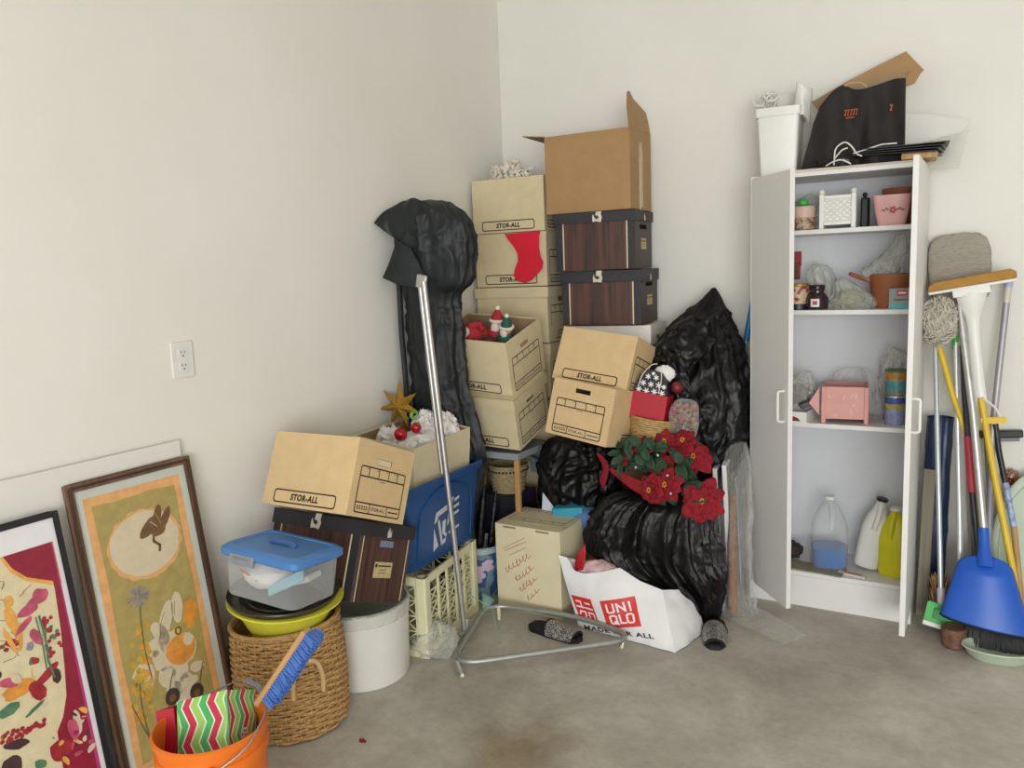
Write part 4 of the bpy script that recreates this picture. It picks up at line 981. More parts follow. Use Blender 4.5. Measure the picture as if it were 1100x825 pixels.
sheet([[(-1.19, 3.27, 1.09), (-1.15, 3.25, 1.09), (-1.11, 3.26, 1.08)], [(-1.16, 3.25, .93), (-1.11, 3.22, .93), (-1.05, 3.24, .93)], [(-1.11, 3.24, .76), (-1.05, 3.22, .76), (-.99, 3.24, .76)], [(-1.06, 3.25, .60), (-1.0, 3.23, .60), (-.94, 3.26, .62)]], bag_black, 14, .026, 11).build('hanging_fold', bU, solid=.002, sharp=75)
bag('bulging black garbage bag in front, below the poinsettias and behind the white shopping bag',
    [(-.985, 3.07, 0, .085, .07), (-.99, 3.06, .05, .105, .09), (-1.02, 3.05, .14, .15, .12), (-1.10, 3.04, .21, .24, .15), (-1.165, 3.04, .28, .285, .16), (-1.165, 3.04, .37, .275, .165), (-1.15, 3.05, .45, .24, .15), (-1.12, 3.06, .51, .18, .11), (-1.11, 3.06, .535, .02, .02)], 3, fold=.17, nf=16, crumple=.010, nu=230, nv=110, cs=9)

# papers behind the upright box
mb = MB(); mb.prism([(0, 0), (.10, -.0), (.10, .06), (.0, .15)], .003, M('pale_blue_white_paper', 'cfd5e0', .6))
tag(mb.build('folded_paper', loc=(-1.70, 3.06, .31), rot=(-8, 0, -8), smooth=False), 'folded white sheet standing behind the upright cream box', 'paper')
mb = MB(); mb.box((0, 0, .0), (.14, .10, .05), M('teal_packet', '2f93ad', .5), rot=(0, -6, 10)); tag(mb.build('teal_packet', loc=(-1.555, 3.07, .395), bevel=.006), 'teal packet wedged behind the upright cream box', 'packet')
mb = MB(); mb.sphere((0, 0, 0), (.10, .05, .05), M('blue_grey_cloth', '4f6f9c', .7, var=.3, bump=.5, bscale=30), 24, 14, fn=lambda d: 1 + .12 * noise.noise(d * 4)); tag(mb.build('blue_cloth', loc=(-1.47, 3.07, .37)), 'bluish bundled cloth between the teal packet and the front black bag', 'cloth')
for q in (0,):
    mb = MB(); mb.box((0, 0, .17), (.30, .10, .34), card_brown); tag(mb.build('low_carton', loc=(-1.57, 3.135, 0)), 'low brown carton hidden behind the upright cream box', 'carton')

# gift things on the pile
def wcone(mb, r0, r1, z0, z1, n, mat, cr=.0045):
    for j in range(n):
        z = z0 + (z1 - z0) * j / (n - 1); r_ = r0 + (r1 - r0) * j / (n - 1)
        mb.tube([((r_ + .002 * math.cos(9 * a + PI * j)) * math.cos(a), (r_ + .002 * math.cos(9 * a + PI * j)) * math.sin(a), z) for a in [2 * PI * k / 54 for k in range(54)]], cr, mat, 5, closed=True)
straw = M('basket_straw', 'a88c58', .7, var=.25, scale=50)
mb = MB(); wcone(mb, .075, .095, 0, .125, 15, straw, .006); mb.lathe([(0, .0), (.072, .0), (.072, .004), (0, .004)], straw, 24)
tag(mb.build('woven_basket', loc=(-1.205, 3.13, .700), rot=(-4, 8, 0), weld=False), 'tan woven basket under the red gift box by the black bags', 'basket')
o = thing('gift_box', 'red gift box with a black snowflake-patterned top and white tissue, above the poinsettias', 'gift bag', (-1.205, 3.13, .815), (-6, 9, 5))
mb = MB(); rp = M('red_box_paper', 'a81428', .45)
for f in ('front', 'right', 'back', 'left'): panel(mb, face_x(f, .15, .11), .15 if f in ('front', 'back') else .108, .115, .001, rp)
mb.box((0, 0, .001), (.148, .108, .002), rp); mb.build('box_body', o, smooth=False)
mb = MB(); pts0 = [(-.072, .0), (.072, .0), (.062, .06), (.03, .095), (-.02, .10), (-.055, .07)]
mb.prism(pts0, .07, M('black_snow_paper', '18181b', .5), Matrix.Translation((0, -.05, .110)))
for i, (x, z, s_) in enumerate([(-.05, .015, .011), (-.018, .012, .012), (.016, .014, .012), (.048, .013, .011), (-.036, .043, .011), (-.003, .042, .011), (.03, .044, .012), (.052, .04, .008), (-.02, .072, .010), (.014, .073, .010), (.0, .088, .006)]):
    for k in range(3): a_ = k * PI / 3 + i; mb.line([(x - s_ * math.cos(a_), z - s_ * math.sin(a_)), (x + s_ * math.cos(a_), z + s_ * math.sin(a_))], .0042, paper_white, 1 + k, Matrix.Translation((0, -.05, .110)))
mb.build('snowflake_top', o, smooth=False, weld=False)
mb = MB(); mb.sphere((.03, .01, .20), (.045, .03, .035), paper_white, 18, 12, fn=lambda d: 1 + .25 * noise.noise(d * 4)); mb.build('tissue_paper', o)
mb = MB(); mb.tube(fillet([(-.055, -.054, .12), (-.045, -.058, .19), (-.01, -.056, .235), (.01, -.056, .24)], .04, 4), .002, cord_w, 5); mb.tube(fillet([(.03, -.056, .22), (.04, -.06, .18), (.035, -.057, .12)], .04, 4), .002, cord_w, 5); mb.build('string_handle', o)
o = MB(); o.sphere((0, 0, 0), .026, M('dull_red_bauble', '6e1a1e', .5), 20, 12); tag(o.build('bauble', loc=(-1.095, 3.17, .95)), 'dull red bauble right of the white tissue, under the tall black bag', 'ornament')
o = thing('potpourri_bag', 'clear bag of pink and tan potpourri right of the red gift box', 'bag', (-1.065, 3.13, .735), (-5, 4, 0))
mb = MB(); rnd = random.Random(21)
cols = [M('potpourri_pink', '985058', .8), M('potpourri_tan', '8f7850', .8), M('potpourri_rose', '7a2830', .8), M('potpourri_moss', '6b6a48', .8)]
for i in range(150):
    p = (rnd.uniform(-.05, .05), rnd.uniform(-.03, .03), rnd.uniform(.01, .15)); mb.sphere(p, (.009, .004, .009), cols[i % 4], 6, 4)
mb.build('potpourri', o, weld=False, kind='stuff')
bag_mesh([(0, 0, 0, .05, .035), (0, 0, .05, .06, .042), (0, 0, .12, .06, .04), (.005, 0, .16, .045, .03), (.005, 0, .175, .02, .012)], clear_film, 5, fold=.12, crumple=.006, nu=50, nv=30).build('clear_wrap', o)

# ---------------------------------------------------------------- poinsettias
def petal(mb, base, d, nrm, L_, W_, mat, curl=.25):
    d = d.normalized(); s = d.cross(nrm).normalized(); n_ = s.cross(d).normalized()
    def S(u, v):
        w = W_ * math.sin(PI * min(1, v * .93 + .05)) ** .6
        x = (u - .5) * w; return base + d * (L_ * v) + s * x + n_ * (-curl * L_ * v * v + abs(u - .5) * w * .35 + .004 * math.sin(v * 14 + u * 5) + .003 * noise.noise(base * 40 + Vector((u * 3, v * 3, 0))) * 2)
    mb.grid(S, 4, 6, mat)
def poinsettia(label, loc, face, r_, n=9, seed=0, leaves=3, stem=.12):
    o = thing('poinsettia', label, 'artificial flower', loc, (0, 0, 0), 'poinsettias on the black bag')
    f = Vector(face).normalized(); a_ = f.orthogonal().normalized(); b_ = f.cross(a_); rnd = random.Random(seed); mb = MB()
    for ring, (k, sc, lift) in enumerate(((n, 1.0, .05), (n - 3, .62, .5))):
        for i in range(k):
            an = 2 * PI * (i + .5 * ring) / k + rnd.uniform(-.15, .15); d = a_ * math.cos(an) + b_ * math.sin(an) + f * (lift + rnd.uniform(-.15, .15))
            petal(mb, f * .004 * ring, d, f, r_ * sc * rnd.uniform(.85, 1.1), r_ * .70 * sc, red_pet)
    mb.build('petals', o, solid=.0008, weld=False, sharp=80)
    mb = MB()
    for i in range(6): mb.sphere(tuple(f * .014 + a_ * .008 * math.cos(i) + b_ * .008 * math.sin(i * 1.1)), .004, gold_bead, 8, 5)
    mb.build('bead_center', o, weld=False)
    if leaves:
        mb = MB()
        for i in range(leaves):
            an = rnd.uniform(0, 2 * PI); d = a_ * math.cos(an) + b_ * math.sin(an) - f * .25; petal(mb, -f * .012, d, f, r_ * 1.25, r_ * .6, green_leaf)
        mb.build('leaves', o, solid=.0008, weld=False, sharp=80)
    mb = MB(); mb.tube([Vector((0, 0, 0)), -f * stem * .5 + Vector((0, .01, .0)), -f * stem + Vector((0, .02, .02))], .003, green_leaf, 6); mb.build('stem', o)
    return o
poinsettia('large red poinsettia hanging lowest at the right over the front black bag', (-.905, 2.90, .558), (.1, -1, .25), .092, 9, 1, 0)
poinsettia('red poinsettia in the middle, just left of the lowest one', (-1.06, 2.93, .60), (-.2, -1, .25), .075, 9, 2)
poinsettia('red poinsettia at the left front edge of the black bag top', (-1.12, 2.92, .575), (-.3, -1, .1), .066, 8, 3, 1)
poinsettia('red poinsettia with drooping petals above the lowest bloom, against the tall black bag', (-.99, 3.05, .69), (.3, -.8, .5), .088, 8, 4, 0)
poinsettia('red poinsettia tucked under the clear potpourri bag', (-1.03, 3.05, .75), (.0, -.7, .7), .06, 8, 5, 2)
poinsettia('small red poinsettia bud near the right corner of the lettered tan box', (-1.275, 2.99, .665), (-.3, -1, .3), .038, 7, 6, 2)
poinsettia('red poinsettia half hidden by green leaves below the woven basket', (-1.19, 3.00, .715), (-.2, -.8, .4), .055, 8, 7, 2)
poinsettia('red poinsettia behind the leaf spray, right of the woven basket', (-1.105, 3.04, .745), (.2, -.9, .4), .05, 8, 11, 1)
poinsettia('dark red poinsettia in the centre between green leaves', (-1.11, 3.0, .66), (0, -1, .4), .06, 8, 8, 1)
mb = MB(); rnd = random.Random(31)
o = thing('leaf_spray', 'spray of dark green cloth leaves with silver beads in the middle of the poinsettias', 'artificial plant', (0, 0, 0))
for i in range(44):
    b_ = Vector((min(max(-1.15 + rnd.gauss(0, .085), -1.27), -1.0), 3.0 + rnd.gauss(0, .025), .685 + min(.05, rnd.gauss(0, .035)))); d = Vector((rnd.gauss(0, 1), -.5 + rnd.gauss(0, .4), rnd.gauss(0, .8)))
    petal(mb, b_, d, Vector((0, -1, .5)), rnd.uniform(.05, .08), rnd.uniform(.028, .04), green_leaf, .3)
for i in range(12):
    b_ = Vector((min(max(-1.02 + rnd.gauss(0, .08), -1.15), -.94), 2.955 + rnd.gauss(0, .02), .60 + rnd.gauss(0, .03))); petal(mb, b_, Vector((rnd.gauss(0, 1), -.5, rnd.gauss(0, .6))), Vector((0, -1, .5)), .075, .04, green_leaf, .3)
mb.build('leaves', o, solid=.0008, weld=False, sharp=80)
mb = MB()
for p in [(-1.19, 2.94, .655), (-1.14, 2.95, .69), (-1.05, 2.92, .64), (-.985, 2.93, .645), (-1.03, 2.90, .575), (-.975, 2.91, .60), (-1.10, 2.95, .71)]: mb.sphere(p, .007, chrome, 10, 6)
mb.build('silver_beads', o, weld=False)
o = thing('ribbon', 'bright red cloth strip hanging upright at the far left of the poinsettias', 'ribbon', (0, 0, 0))
sheet([[(-1.385, 2.985, .685), (-1.365, 2.98, .69)], [(-1.355, 2.97, .655), (-1.325, 2.965, .655)], [(-1.345, 2.965, .62), (-1.32, 2.96, .61)], [(-1.365, 2.97, .575), (-1.335, 2.965, .57)], [(-1.35, 2.98, .54), (-1.345, 2.98, .54)]], red_pet, 5, .004, 2).build('cloth_strip', o, solid=.0015)
o = thing('ribbon', 'long red cloth leaf slanting down right before the low black bag', 'ribbon', (0, 0, 0))
sheet([[(-1.315, 2.955, .63), (-1.305, 2.955, .64)], [(-1.27, 2.945, .60), (-1.25, 2.945, .625)], [(-1.21, 2.935, .565), (-1.18, 2.935, .605)], [(-1.15, 2.93, .54), (-1.12, 2.93, .58)]], red_pet, 5, .004, 3).build('cloth_strip', o, solid=.0015)

# ---------------------------------------------------------------- white shopping bag
TL, TR_, BL_, BR_ = Vector((-1.475, 2.80, .275)), Vector((-1.07, 2.87, .24)), Vector((-1.392, 2.79, .004)), Vector((-.966, 2.745, .004))
nf_ = (BR_ - BL_).cross(TL - BL_).normalized()
if nf_.y > 0: nf_ = -nf_
bag_w = M('white_bag_plastic', 'dcdcdc', .35, var=.02, bump=.3, bscale=14, dist=.006)
def FS(u, v, lift=0):
    p = BL_ * (1 - u) * (1 - v) + BR_ * u * (1 - v) + TL * (1 - u) * v + TR_ * u * v
    b_ = .022 * math.sin(PI * min(1, max(0, u))) * math.sin(PI * min(1, max(0, v * .9)))
    q = noise.noise(p * 9) * .008 + noise.noise(p * 22) * .003
    return p + nf_ * (b_ + q + lift)
o = thing('shopping_bag', 'white plastic shopping bag with two red squares slumped before the black bag', 'shopping bag', (0, 0, 0))
def topz(u):   # ragged mouth of the bag
    ks = [(0, 1.06), (.09, 1.04), (.13, .87), (.24, .86), (.45, .94), (.63, 1.04), (.8, .90), (1, .82)]
    for (a, b_), (c, d_) in zip(ks, ks[1:]):
        if a <= u <= c: return b_ + (d_ - b_) * (u - a) / (c - a)
    return .8
mb = MB(); mb.grid(lambda u, v: FS(u, v * topz(u)), 40, 26, bag_w)
BK1, BK2, BK3 = Vector((-.925, 2.98, .004)), Vector((-.965, 2.98, .17)), Vector((-1.40, 2.90, .004))
def SS(u, v):   # right gusset
    a = FS(1, v * .82); b_ = BK1 * (1 - v) + BK2 * v; m_ = (a + b_) / 2 + Vector((.05, -.04, 0)) * math.sin(PI * min(1, v + .2)) * .6
    p = a * (1 - u) ** 2 + m_ * 2 * u * (1 - u) + b_ * u * u
    return p + Vector((noise.noise(p * 20), noise.noise(p * 17 + Vector((5, 5, 5))), 0)) * .010 * math.sin(PI * u)
mb.grid(SS, 14, 22, bag_w)
def BS(u, v):
    lo = BK3 * (1 - u) + BK1 * u; hi = Vector((-1.44, 2.88, .25)) * (1 - u) + BK2 * u; return lo * (1 - v) + hi * v
mb.grid(BS, 20, 10, bag_w)
def LS(u, v): return FS(0, v * 1.06) * (1 - u) + BS(0, v) * u
mb.grid(LS, 6, 22, bag_w); mb.grid(lambda u, v: FS(u, 0) * (1 - v) + BS(u, 0) * v, 12, 4, bag_w)
mb.build('bag_body', o, sharp=75, weld=True)
logo_red = M('logo_red_print', 'cf2f2b', .45); logo_w = M('logo_white_print', 'e6e2e2', .45)
# bag-face drawing: (x,z) in a skewed square -> (u,v) on the bag
def quadmap(c):
    def fn(x, z, layer=1):
        u = c[0][0] * (1 - x) * (1 - z) + c[1][0] * x * (1 - z) + c[2][0] * x * z + c[3][0] * (1 - x) * z
        v = c[0][1] * (1 - x) * (1 - z) + c[1][1] * x * (1 - z) + c[2][1] * x * z + c[3][1] * (1 - x) * z
        return FS(u, v, .0014 + .0004 * layer)
    return fn
sqL = quadmap([(.045, .11), (.267, .116), (.26, .50), (.03, .485)]); sqR = quadmap([(.358, .106), (.754, .288), (.735, .69), (.361, .512)])
sqR = quadmap([(.365, .115), (.735, .27), (.725, .675), (.361, .512)])
mb = MB()
for sq in (sqL, sqR): mb.grid(lambda u, v: sq(u, v, 0), 12, 12, logo_red)
def stroke(sq, pts, w):
    for (a, b_) in zip(pts, pts[1:]):
        a, b_ = Vector(a), Vector(b_); d = (b_ - a).normalized(); n_ = Vector((-d.y, d.x)) * w / 2; e = d * w / 2
        qs = [a - e + n_, a - e - n_, b_ + e - n_, b_ + e + n_]
        k = 4
        mb.grid(lambda u, v: sq(*( (qs[1] * (1 - v) + qs[0] * v) * (1 - u) + (qs[2] * (1 - v) + qs[3] * v) * u ), 2), k, 1, logo_w)
lw = .055
stroke(sqR, [(.16, .84), (.16, .60), (.20, .56), (.31, .56), (.35, .60), (.35, .84)], lw)      # U
stroke(sqR, [(.46, .56), (.46, .84)], lw); stroke(sqR, [(.46, .83), (.66, .57)], lw); stroke(sqR, [(.66, .56), (.66, .84)], lw)  # N
stroke(sqR, [(.81, .56), (.81, .84)], lw)                                                       # I
stroke(sqR, [(.22, .44), (.32, .44), (.36, .40), (.36, .20), (.32, .16), (.22, .16), (.18, .20), (.18, .40), (.22, .44)], lw); stroke(sqR, [(.29, .23), (.38, .13)], lw)  # Q
stroke(sqR, [(.46, .44), (.46, .16), (.60, .16)], lw)                                           # L
stroke(sqR, [(.70, .44), (.80, .44), (.84, .40), (.84, .20), (.80, .16), (.70, .16), (.66, .20), (.66, .40), (.70, .44)], lw)        # O
stroke(sqL, [(.18, .80), (.38, .80), (.36, .60)], lw * 1.2); stroke(sqL, [(.12, .58), (.46, .58)], lw * 1.2)                      # first kana
stroke(sqL, [(.62, .78), (.84, .78)], lw * 1.2); stroke(sqL, [(.56, .58), (.90, .58)], lw * 1.2)                                  # second
stroke(sqL, [(.24, .42), (.14, .28)], lw * 1.2); stroke(sqL, [(.22, .40), (.44, .40), (.42, .24), (.30, .12), (.20, .10)], lw * 1.2)      # third
stroke(sqL, [(.60, .40), (.88, .40), (.88, .14), (.60, .14), (.60, .40)], lw * 1.2)                                               # fourth
btxt = quadmap([(.06, -.035), (.84, .115), (.84, .205), (.06, .055)])
vs, fs, W_, H_ = text_geo('MADE FOR ALL', 0, .03)
mb.faces([tuple(btxt(.5 + x / W_ * .98, .5 + z / H_ * .75, 1)) for x, z in vs], fs, ink)
mb.build('printed_logo', o, smooth=False, weld=False)
mb = MB(); mb.sphere((-1.33, 2.865, .215), (.10, .05, .055), M('pale_pink_cloth', 'c9a9aa', .8, var=.3, scale=30, bump=.5, bscale=25), 26, 16, fn=lambda d: 1 + .15 * noise.noise(d * 4))
tag(mb.build('cloth_bundle'), 'pinkish cloth bundle inside the mouth of the white shopping bag', 'cloth')
tag(sheet([[(-1.435, 2.85, .20), (-1.40, 2.83, .20)], [(-1.42, 2.84, .27), (-1.375, 2.83, .26)], [(-1.40, 2.84, .31), (-1.375, 2.84, .34)]], M('red_film', 'b3202c', .35), 6, .006, 2).build('red_wrapper', solid=.0015), 'red wrapper sticking up at the left mouth of the white shopping bag', 'wrapper')

# ---------------------------------------------------------------- slippers
def slipper(label, loc, yaw):
    o = thing('slipper', label, 'slipper', loc, (0, 0, yaw), 'pair of sequined slippers')
    def outl(t, s=1.0):  # half width along the length, t 0 heel .. 1 toe
        return s * (.030 + .014 * math.sin(PI * min(1, t * .62 + .28)) - .028 * max(0, .1 - t) * 6 - .03 * max(0, t - .9) * 6)
    mb = MB(); n = 24; L_ = .245
    def ring(z, s): return [(outl(k / n, s) * 1, L_ * (k / n - .5), z) for k in range(n + 1)] + [(-outl(k / n, s), L_ * (k / n - .5), z) for k in range(n, -1, -1)]
    rs = [ring(0, .96), ring(.004, 1.0), ring(.014, 1.0)]; N = len(rs[0])
    mb.faces(sum(rs, []), [(i * N + k, i * N + (k + 1) % N, (i + 1) * N + (k + 1) % N, (i + 1) * N + k) for i in range(2) for k in range(N)] + [tuple(range(N)), tuple(range(2 * N, 3 * N))], black_pl)
    mb.build('sole', o)
    mb = MB(); rs = [ring(.014, .96), ring(.02, .93)]
    mb.faces(sum(rs, []), [(k, (k + 1) % N, N + (k + 1) % N, N + k) for k in range(N)] + [tuple(range(N, 2 * N))], fur); mb.build('insole', o)
    def up(u, v, dr=0):
        t = .42 + .50 * v; a = PI * u; hw = outl(t) + .003 + dr; hh = (.044 - .014 * v) + dr
        return (hw * math.cos(a), L_ * (t - .5) + (.022 * math.sin(a) * (-.6 if v < .5 else .35)), .008 + hh * math.sin(a))
    mb = MB(); mb.grid(up, 20, 14, sequin); mb.build('upper', o, solid=.004)
    mb = MB(); mb.grid(lambda u, v: up(u, v, -.0045), 20, 14, fur); mb.build('lining', o, solid=.002)
    mb = MB(); mb.tube([up(k / 20, 1, .001) for k in range(21)], .004, fur, 6); mb.tube([up(k / 20, 0, .001) for k in range(21)], .004, fur, 6); mb.build('trim', o)
slipper('sequined open-toe slipper lying inside the triangular tube base', (-1.445, 2.690, 0), -100)
slipper('sequined open-toe slipper right of the white shopping bag', (-.875, 2.95, 0), -163)

# ---------------------------------------------------------------- boards in clear plastic by the cabinet
for k, (x, y_, dz, lb) in enumerate([(-.915, 3.195, .61, 'narrow white board on edge, the left of two beside the cabinet door'), (-.873, 3.185, .63, 'narrow white board on edge, the right of two beside the cabinet door')]):
    o = thing('framed_board', lb, 'board', (x, y_, 0), (-2, -3, 9), 'white boards in clear plastic')
    mb = MB(); mb.box((0, .17, dz / 2), (.010, .33, dz - .03), grey_wood); mb.build('panel', o)
    mb = MB()
    for yy in (.006, .334): mb.box((0, yy, dz / 2), (.018, .012, dz), white_paint)
    for zz in (.006, dz - .006): mb.box((0, .17, zz), (.018, .316, .012), white_paint)
    mb.build('frame', o, bevel=.002)
o = thing('plastic_sheeting', 'clear plastic sheeting hanging over the white boards and trailing on the floor', 'plastic sheet', (0, 0, 0))
bag_mesh([(-.86, 3.22, .004, .09, .06), (-.875, 3.22, .12, .075, .06), (-.875, 3.24, .35, .07, .07), (-.885, 3.30, .55, .06, .08), (-.895, 3.36, .68, .035, .06), (-.90, 3.38, .70, .01, .02)], clear_film, 6, fold=.22, nf=12, crumple=.014, nu=90, nv=60).build('hanging_part', o, sharp=80)
sheet([[(-.93, 3.16, .012), (-.85, 3.10, .012), (-.74, 3.04, .010), (-.62, 2.98, .006)],
       [(-.92, 3.22, .05), (-.84, 3.18, .04), (-.72, 3.12, .022), (-.58, 3.04, .008)],
       [(-.90, 3.28, .03), (-.82, 3.25, .03), (-.70, 3.20, .015), (-.56, 3.10, .006)]], clear_film, 12, .022, 8, 26).build('floor_part', o, sharp=80)
mb = MB(); mb.tube([(-.862, 3.165, .01), (-.868, 3.18, .30), (-.875, 3.22, .50)], [.022, .02, .012], M('brown_kraft_roll', '8a6d58', .7, var=.2, scale=40), 12)
tag(mb.build('paper_roll'), 'brown paper roll upright inside the clear sheeting before the cabinet door', 'roll')


# ---------------------------------------------------------------- cabinet
CX0, CX1, CY0, CY1 = -.848, -.215, 3.385, 3.700
cw_ = CX1 - CX0; cxm = (CX0 + CX1) / 2; cym = (CY0 + CY1) / 2; CT = 1.795
o = thing('cabinet', 'tall white two-door storage cabinet with both doors open against the back wall', 'cabinet', (0, 0, 0))
mb = MB()
for x in (CX0 + .008, CX1 - .008): mb.box((x, cym, CT / 2), (.016, CY1 - CY0, CT), white_paint)
mb.box((cxm, cym, CT - .008), (cw_ - .032, CY1 - CY0, .016), white_paint)
mb.box((cxm, CY0 + .010, .066), (cw_ - .032, .016, .132), white_paint)
mb.build('carcass', o, smooth=False, bevel=.0012)
mb = MB(); mb.box((cxm, CY1 - .004, CT / 2 + .05), (cw_ - .032, .006, CT - .12), cab_back); mb.build('back_panel', o, smooth=False)
SH = [.150, .790, 1.252, 1.571]
for z in SH:
    mb = MB(); mb.box((cxm, cym, z - .009), (cw_ - .034, CY1 - CY0 - .012, .018), white_paint); mb.build('shelf', o, smooth=False, bevel=.001)
def door(hx, hy, yaw, sx):
    e = bpy.data.objects.new('door', None)
    mb = MB(); W_ = .308; z0, z1 = .085, CT - .008
    mb.box((sx * W_ / 2, 0, (z0 + z1) / 2), (W_, .019, z1 - z0), white_paint)
    d_ = mb.build('door', o, smooth=False, bevel=.0015, loc=(hx, hy, 0), rot=(0, 0, yaw))
    bpy.data.objects.remove(e)
    mb = MB(); x = sx * (W_ - .035)
    mb.tube(fillet([(x, -.008, .835), (x, -.034, .835), (x, -.034, .955), (x, -.008, .955)], .012, 4), .0055, white_pl, 8); mb.build('handle', d_)
    mb = MB()
    for zz in (.25, .95, 1.6): mb.tube([(sx * .002, .008, zz - .02), (sx * .002, .008, zz + .02)], .006, chrome, 8)
    mb.build('hinge', d_)
door(CX0 + .016, CY0 - .010, -50, 1)
door(CX1 - .006, CY0 - .010, 89.8, -1)

def jug(name, label, x, y_, z, rot, body, cap, liquid=None, level=.0, w=.075, h=.30, flat=1.0, handle=True):
    o = thing(name, label, 'bottle', (x, y_, z), rot, 'jugs at the bottom of the cabinet')
    mb = MB()
    def sect(rz, n=32, e=3.2):
        r_, zz = rz; out = []
        for k in range(n):
            a = 2 * PI * k / n; c, s_ = math.cos(a), math.sin(a); q = (abs(c) ** e + abs(s_) ** e) ** (-1 / e) if r_ > .03 else 1
            out.append((r_ * q * c, r_ * q * s_ * flat, zz))
        return out
    prof = [(w * .90, 0), (w * .97, .006), (w, .02), (w, h * .55), (w * .97, h * .60), (w * .80, h * .72), (w * .5, h * .86), (.019, h * .93), (.018, h * .97)]
    rs = [sect(p) for p in prof]; N = 32
    mb.faces(sum(rs, []), [(i * N + k, i * N + (k + 1) % N, (i + 1) * N + (k + 1) % N, (i + 1) * N + k) for i in range(len(rs) - 1) for k in range(N)] + [tuple(range(N)), tuple(range((len(rs) - 1) * N, len(rs) * N))], body)
    mb.build('bottle_body', o, sharp=60)
    if handle:
        mb = MB(); mb.tube(fillet([(.0, -.012, h * .94), (.004, -w * .55 * flat, h * .88), (.004, -w * .98 * flat, h * .74), (.0, -w * .98 * flat, h * .58)], .03, 5), .012, body, 10); mb.build('handle', o)
    mb = MB(); mb.lathe([(0, h * .965), (.0225, h * .965), (.0225, h * 1.0), (.021, h * 1.005), (0, h * 1.005)], cap, 24); mb.build('cap', o)
    if liquid:
        mb = MB(); rs = [sect((r_, zz)) for r_, zz in ((w * .87, .003), (w * .955, .02), (w * .975, level))]
        mb.faces(sum(rs, []), [(i * N + k, i * N + (k + 1) % N, (i + 1) * N + (k + 1) % N, (i + 1) * N + k) for i in range(2) for k in range(N)] + [tuple(range(N)), tuple(range(2 * N, 3 * N))], liquid); mb.build('liquid', o, sharp=60)
    return o
z1 = SH[0]
jug('jug', 'clear jug with bright blue fluid on the bottom shelf of the cabinet', -.545, 3.52, z1, (0, 0, 15), jug_clear, white_pl, blue_liq, .085, .073, .305)
jug('jug', 'white jug with a dark cap tilted on the bottom cabinet shelf', -.40, 3.545, z1 + .016, (0, 11, 0), white_pl, black_pl, None, 0, .052, .30)
o = jug('jug', 'yellow jug with a pale cap at the right end of the bottom shelf', -.290, 3.515, z1, (0, 0, -20), yellow_pl, white_pl, None, 0, .060, .285, .8)
mb = MB(); rnd = random.Random(2); mb.sphere((0, 0, .035), (.055, .05, .036), M('dark_brown_clump', '3a2f2c', .9, var=.5, scale=90, bump=1, bscale=80, dist=.01), 30, 18, fn=lambda d: 1 + .3 * noise.noise(d * 5))
tag(mb.build('steel_wool_clump', loc=(-.715, 3.55, z1)), 'dark brown clump at the left end of the bottom cabinet shelf', 'clump')
mb = MB(); mb.box((0, 0, .003), (.34, .10, .006), grey_wood); tag(mb.build('paint_stick', loc=(-.64, 3.45, z1), rot=(0, 0, -6), bevel=.001), 'thin pale wooden paint stick lying along the bottom cabinet shelf', 'stick')
mb = MB(); mb.box((0, 0, .004), (.11, .03, .008), M('clear_pack_white', 'c9c6c0', .3), rot=(0, 0, 0)); mb.box((0, 0, .0088), (.08, .010, .0012), red_ink); tag(mb.build('small_packet', loc=(-.44, 3.435, z1), rot=(0, 0, -12), bevel=.001), 'small clear packet with a red strip before the white jug', 'packet')

# --- third level (z .79)
z3 = SH[1]
o = thing('shallow_box', 'shallow white carton with a red patch at the left of the middle shelf', 'box', (-.70, 3.46, z3), (0, 0, -4))
mb = MB()
for f in ('front', 'right', 'back', 'left'): panel(mb, face_x(f, .17, .14), .17 if f in ('front', 'back') else .136, .045, .002, paper_white)
mb.box((0, 0, .001), (.166, .136, .002), paper_white); mb.build('tray', o, smooth=False)
mb = MB(); mb.paint([(-.02, .006), (.062, .006), (.052, .018), (.035, .025), (-.02, .025)], M('dark_red_print', '8a2a2c', .5), 1, face_x('front', .17, .14)); mb.build('red_patch', o, smooth=False)
def filmbag(label, keys, seed, loc, mat=clear_bagm, fold=.2, cr=.016, rot=(0, 0, 0), fill=None):
    mb = bag_mesh(keys, mat, seed, fold=fold, nf=10, crumple=cr, nu=60, nv=40, cs=14)
    o = thing('plastic_bag', label, 'plastic bag', loc, rot, 'clear bags on the cabinet shelves'); mb.build('clear_film', o, sharp=80)
    if fill:
        mb = MB(); mb.sphere((fill[0], fill[1], fill[2]), fill[3], fill[4], 22, 14, fn=lambda d: 1 + .25 * noise.noise(d * 4)); mb.build('contents', o)
    return o
filmbag('greyish clear bag with dark things on the shallow white carton', [(0, 0, 0, .06, .05), (0, 0, .05, .075, .055), (.01, 0, .10, .065, .05), (.03, 0, .14, .03, .03), (.05, 0, .155, .01, .01)], 7, (-.685, 3.50, z3 + .047), fill=(-.0, 0, .05, (.06, .045, .045), M('mixed_brown_contents', '6e5a50', .8, var=.6, scale=60)))
mb = MB(); mb.box((0, 0, .02), (.05, .05, .022), M('dark_blue_packet', '2a3038', .4), rot=(0, -24, 20)); tag(mb.build('dark_packet', loc=(-.635, 3.44, z3 + .052), bevel=.004), 'dark packet leaning at the right end of the shallow white carton', 'packet')
o = thing('planter', 'square pink planter with low legs in the centre of the middle shelf', 'planter', (-.490, 3.505, z3), (0, 0, 7))
pw, pd, ph = .178, .17, .15
mb = MB()
for f in ('front', 'right', 'back', 'left'): panel(mb, Matrix.Translation((0, 0, .018)) @ face_x(f, pw - .008, pd - .008), pw - .02, ph - .018, .006, pink_pl)
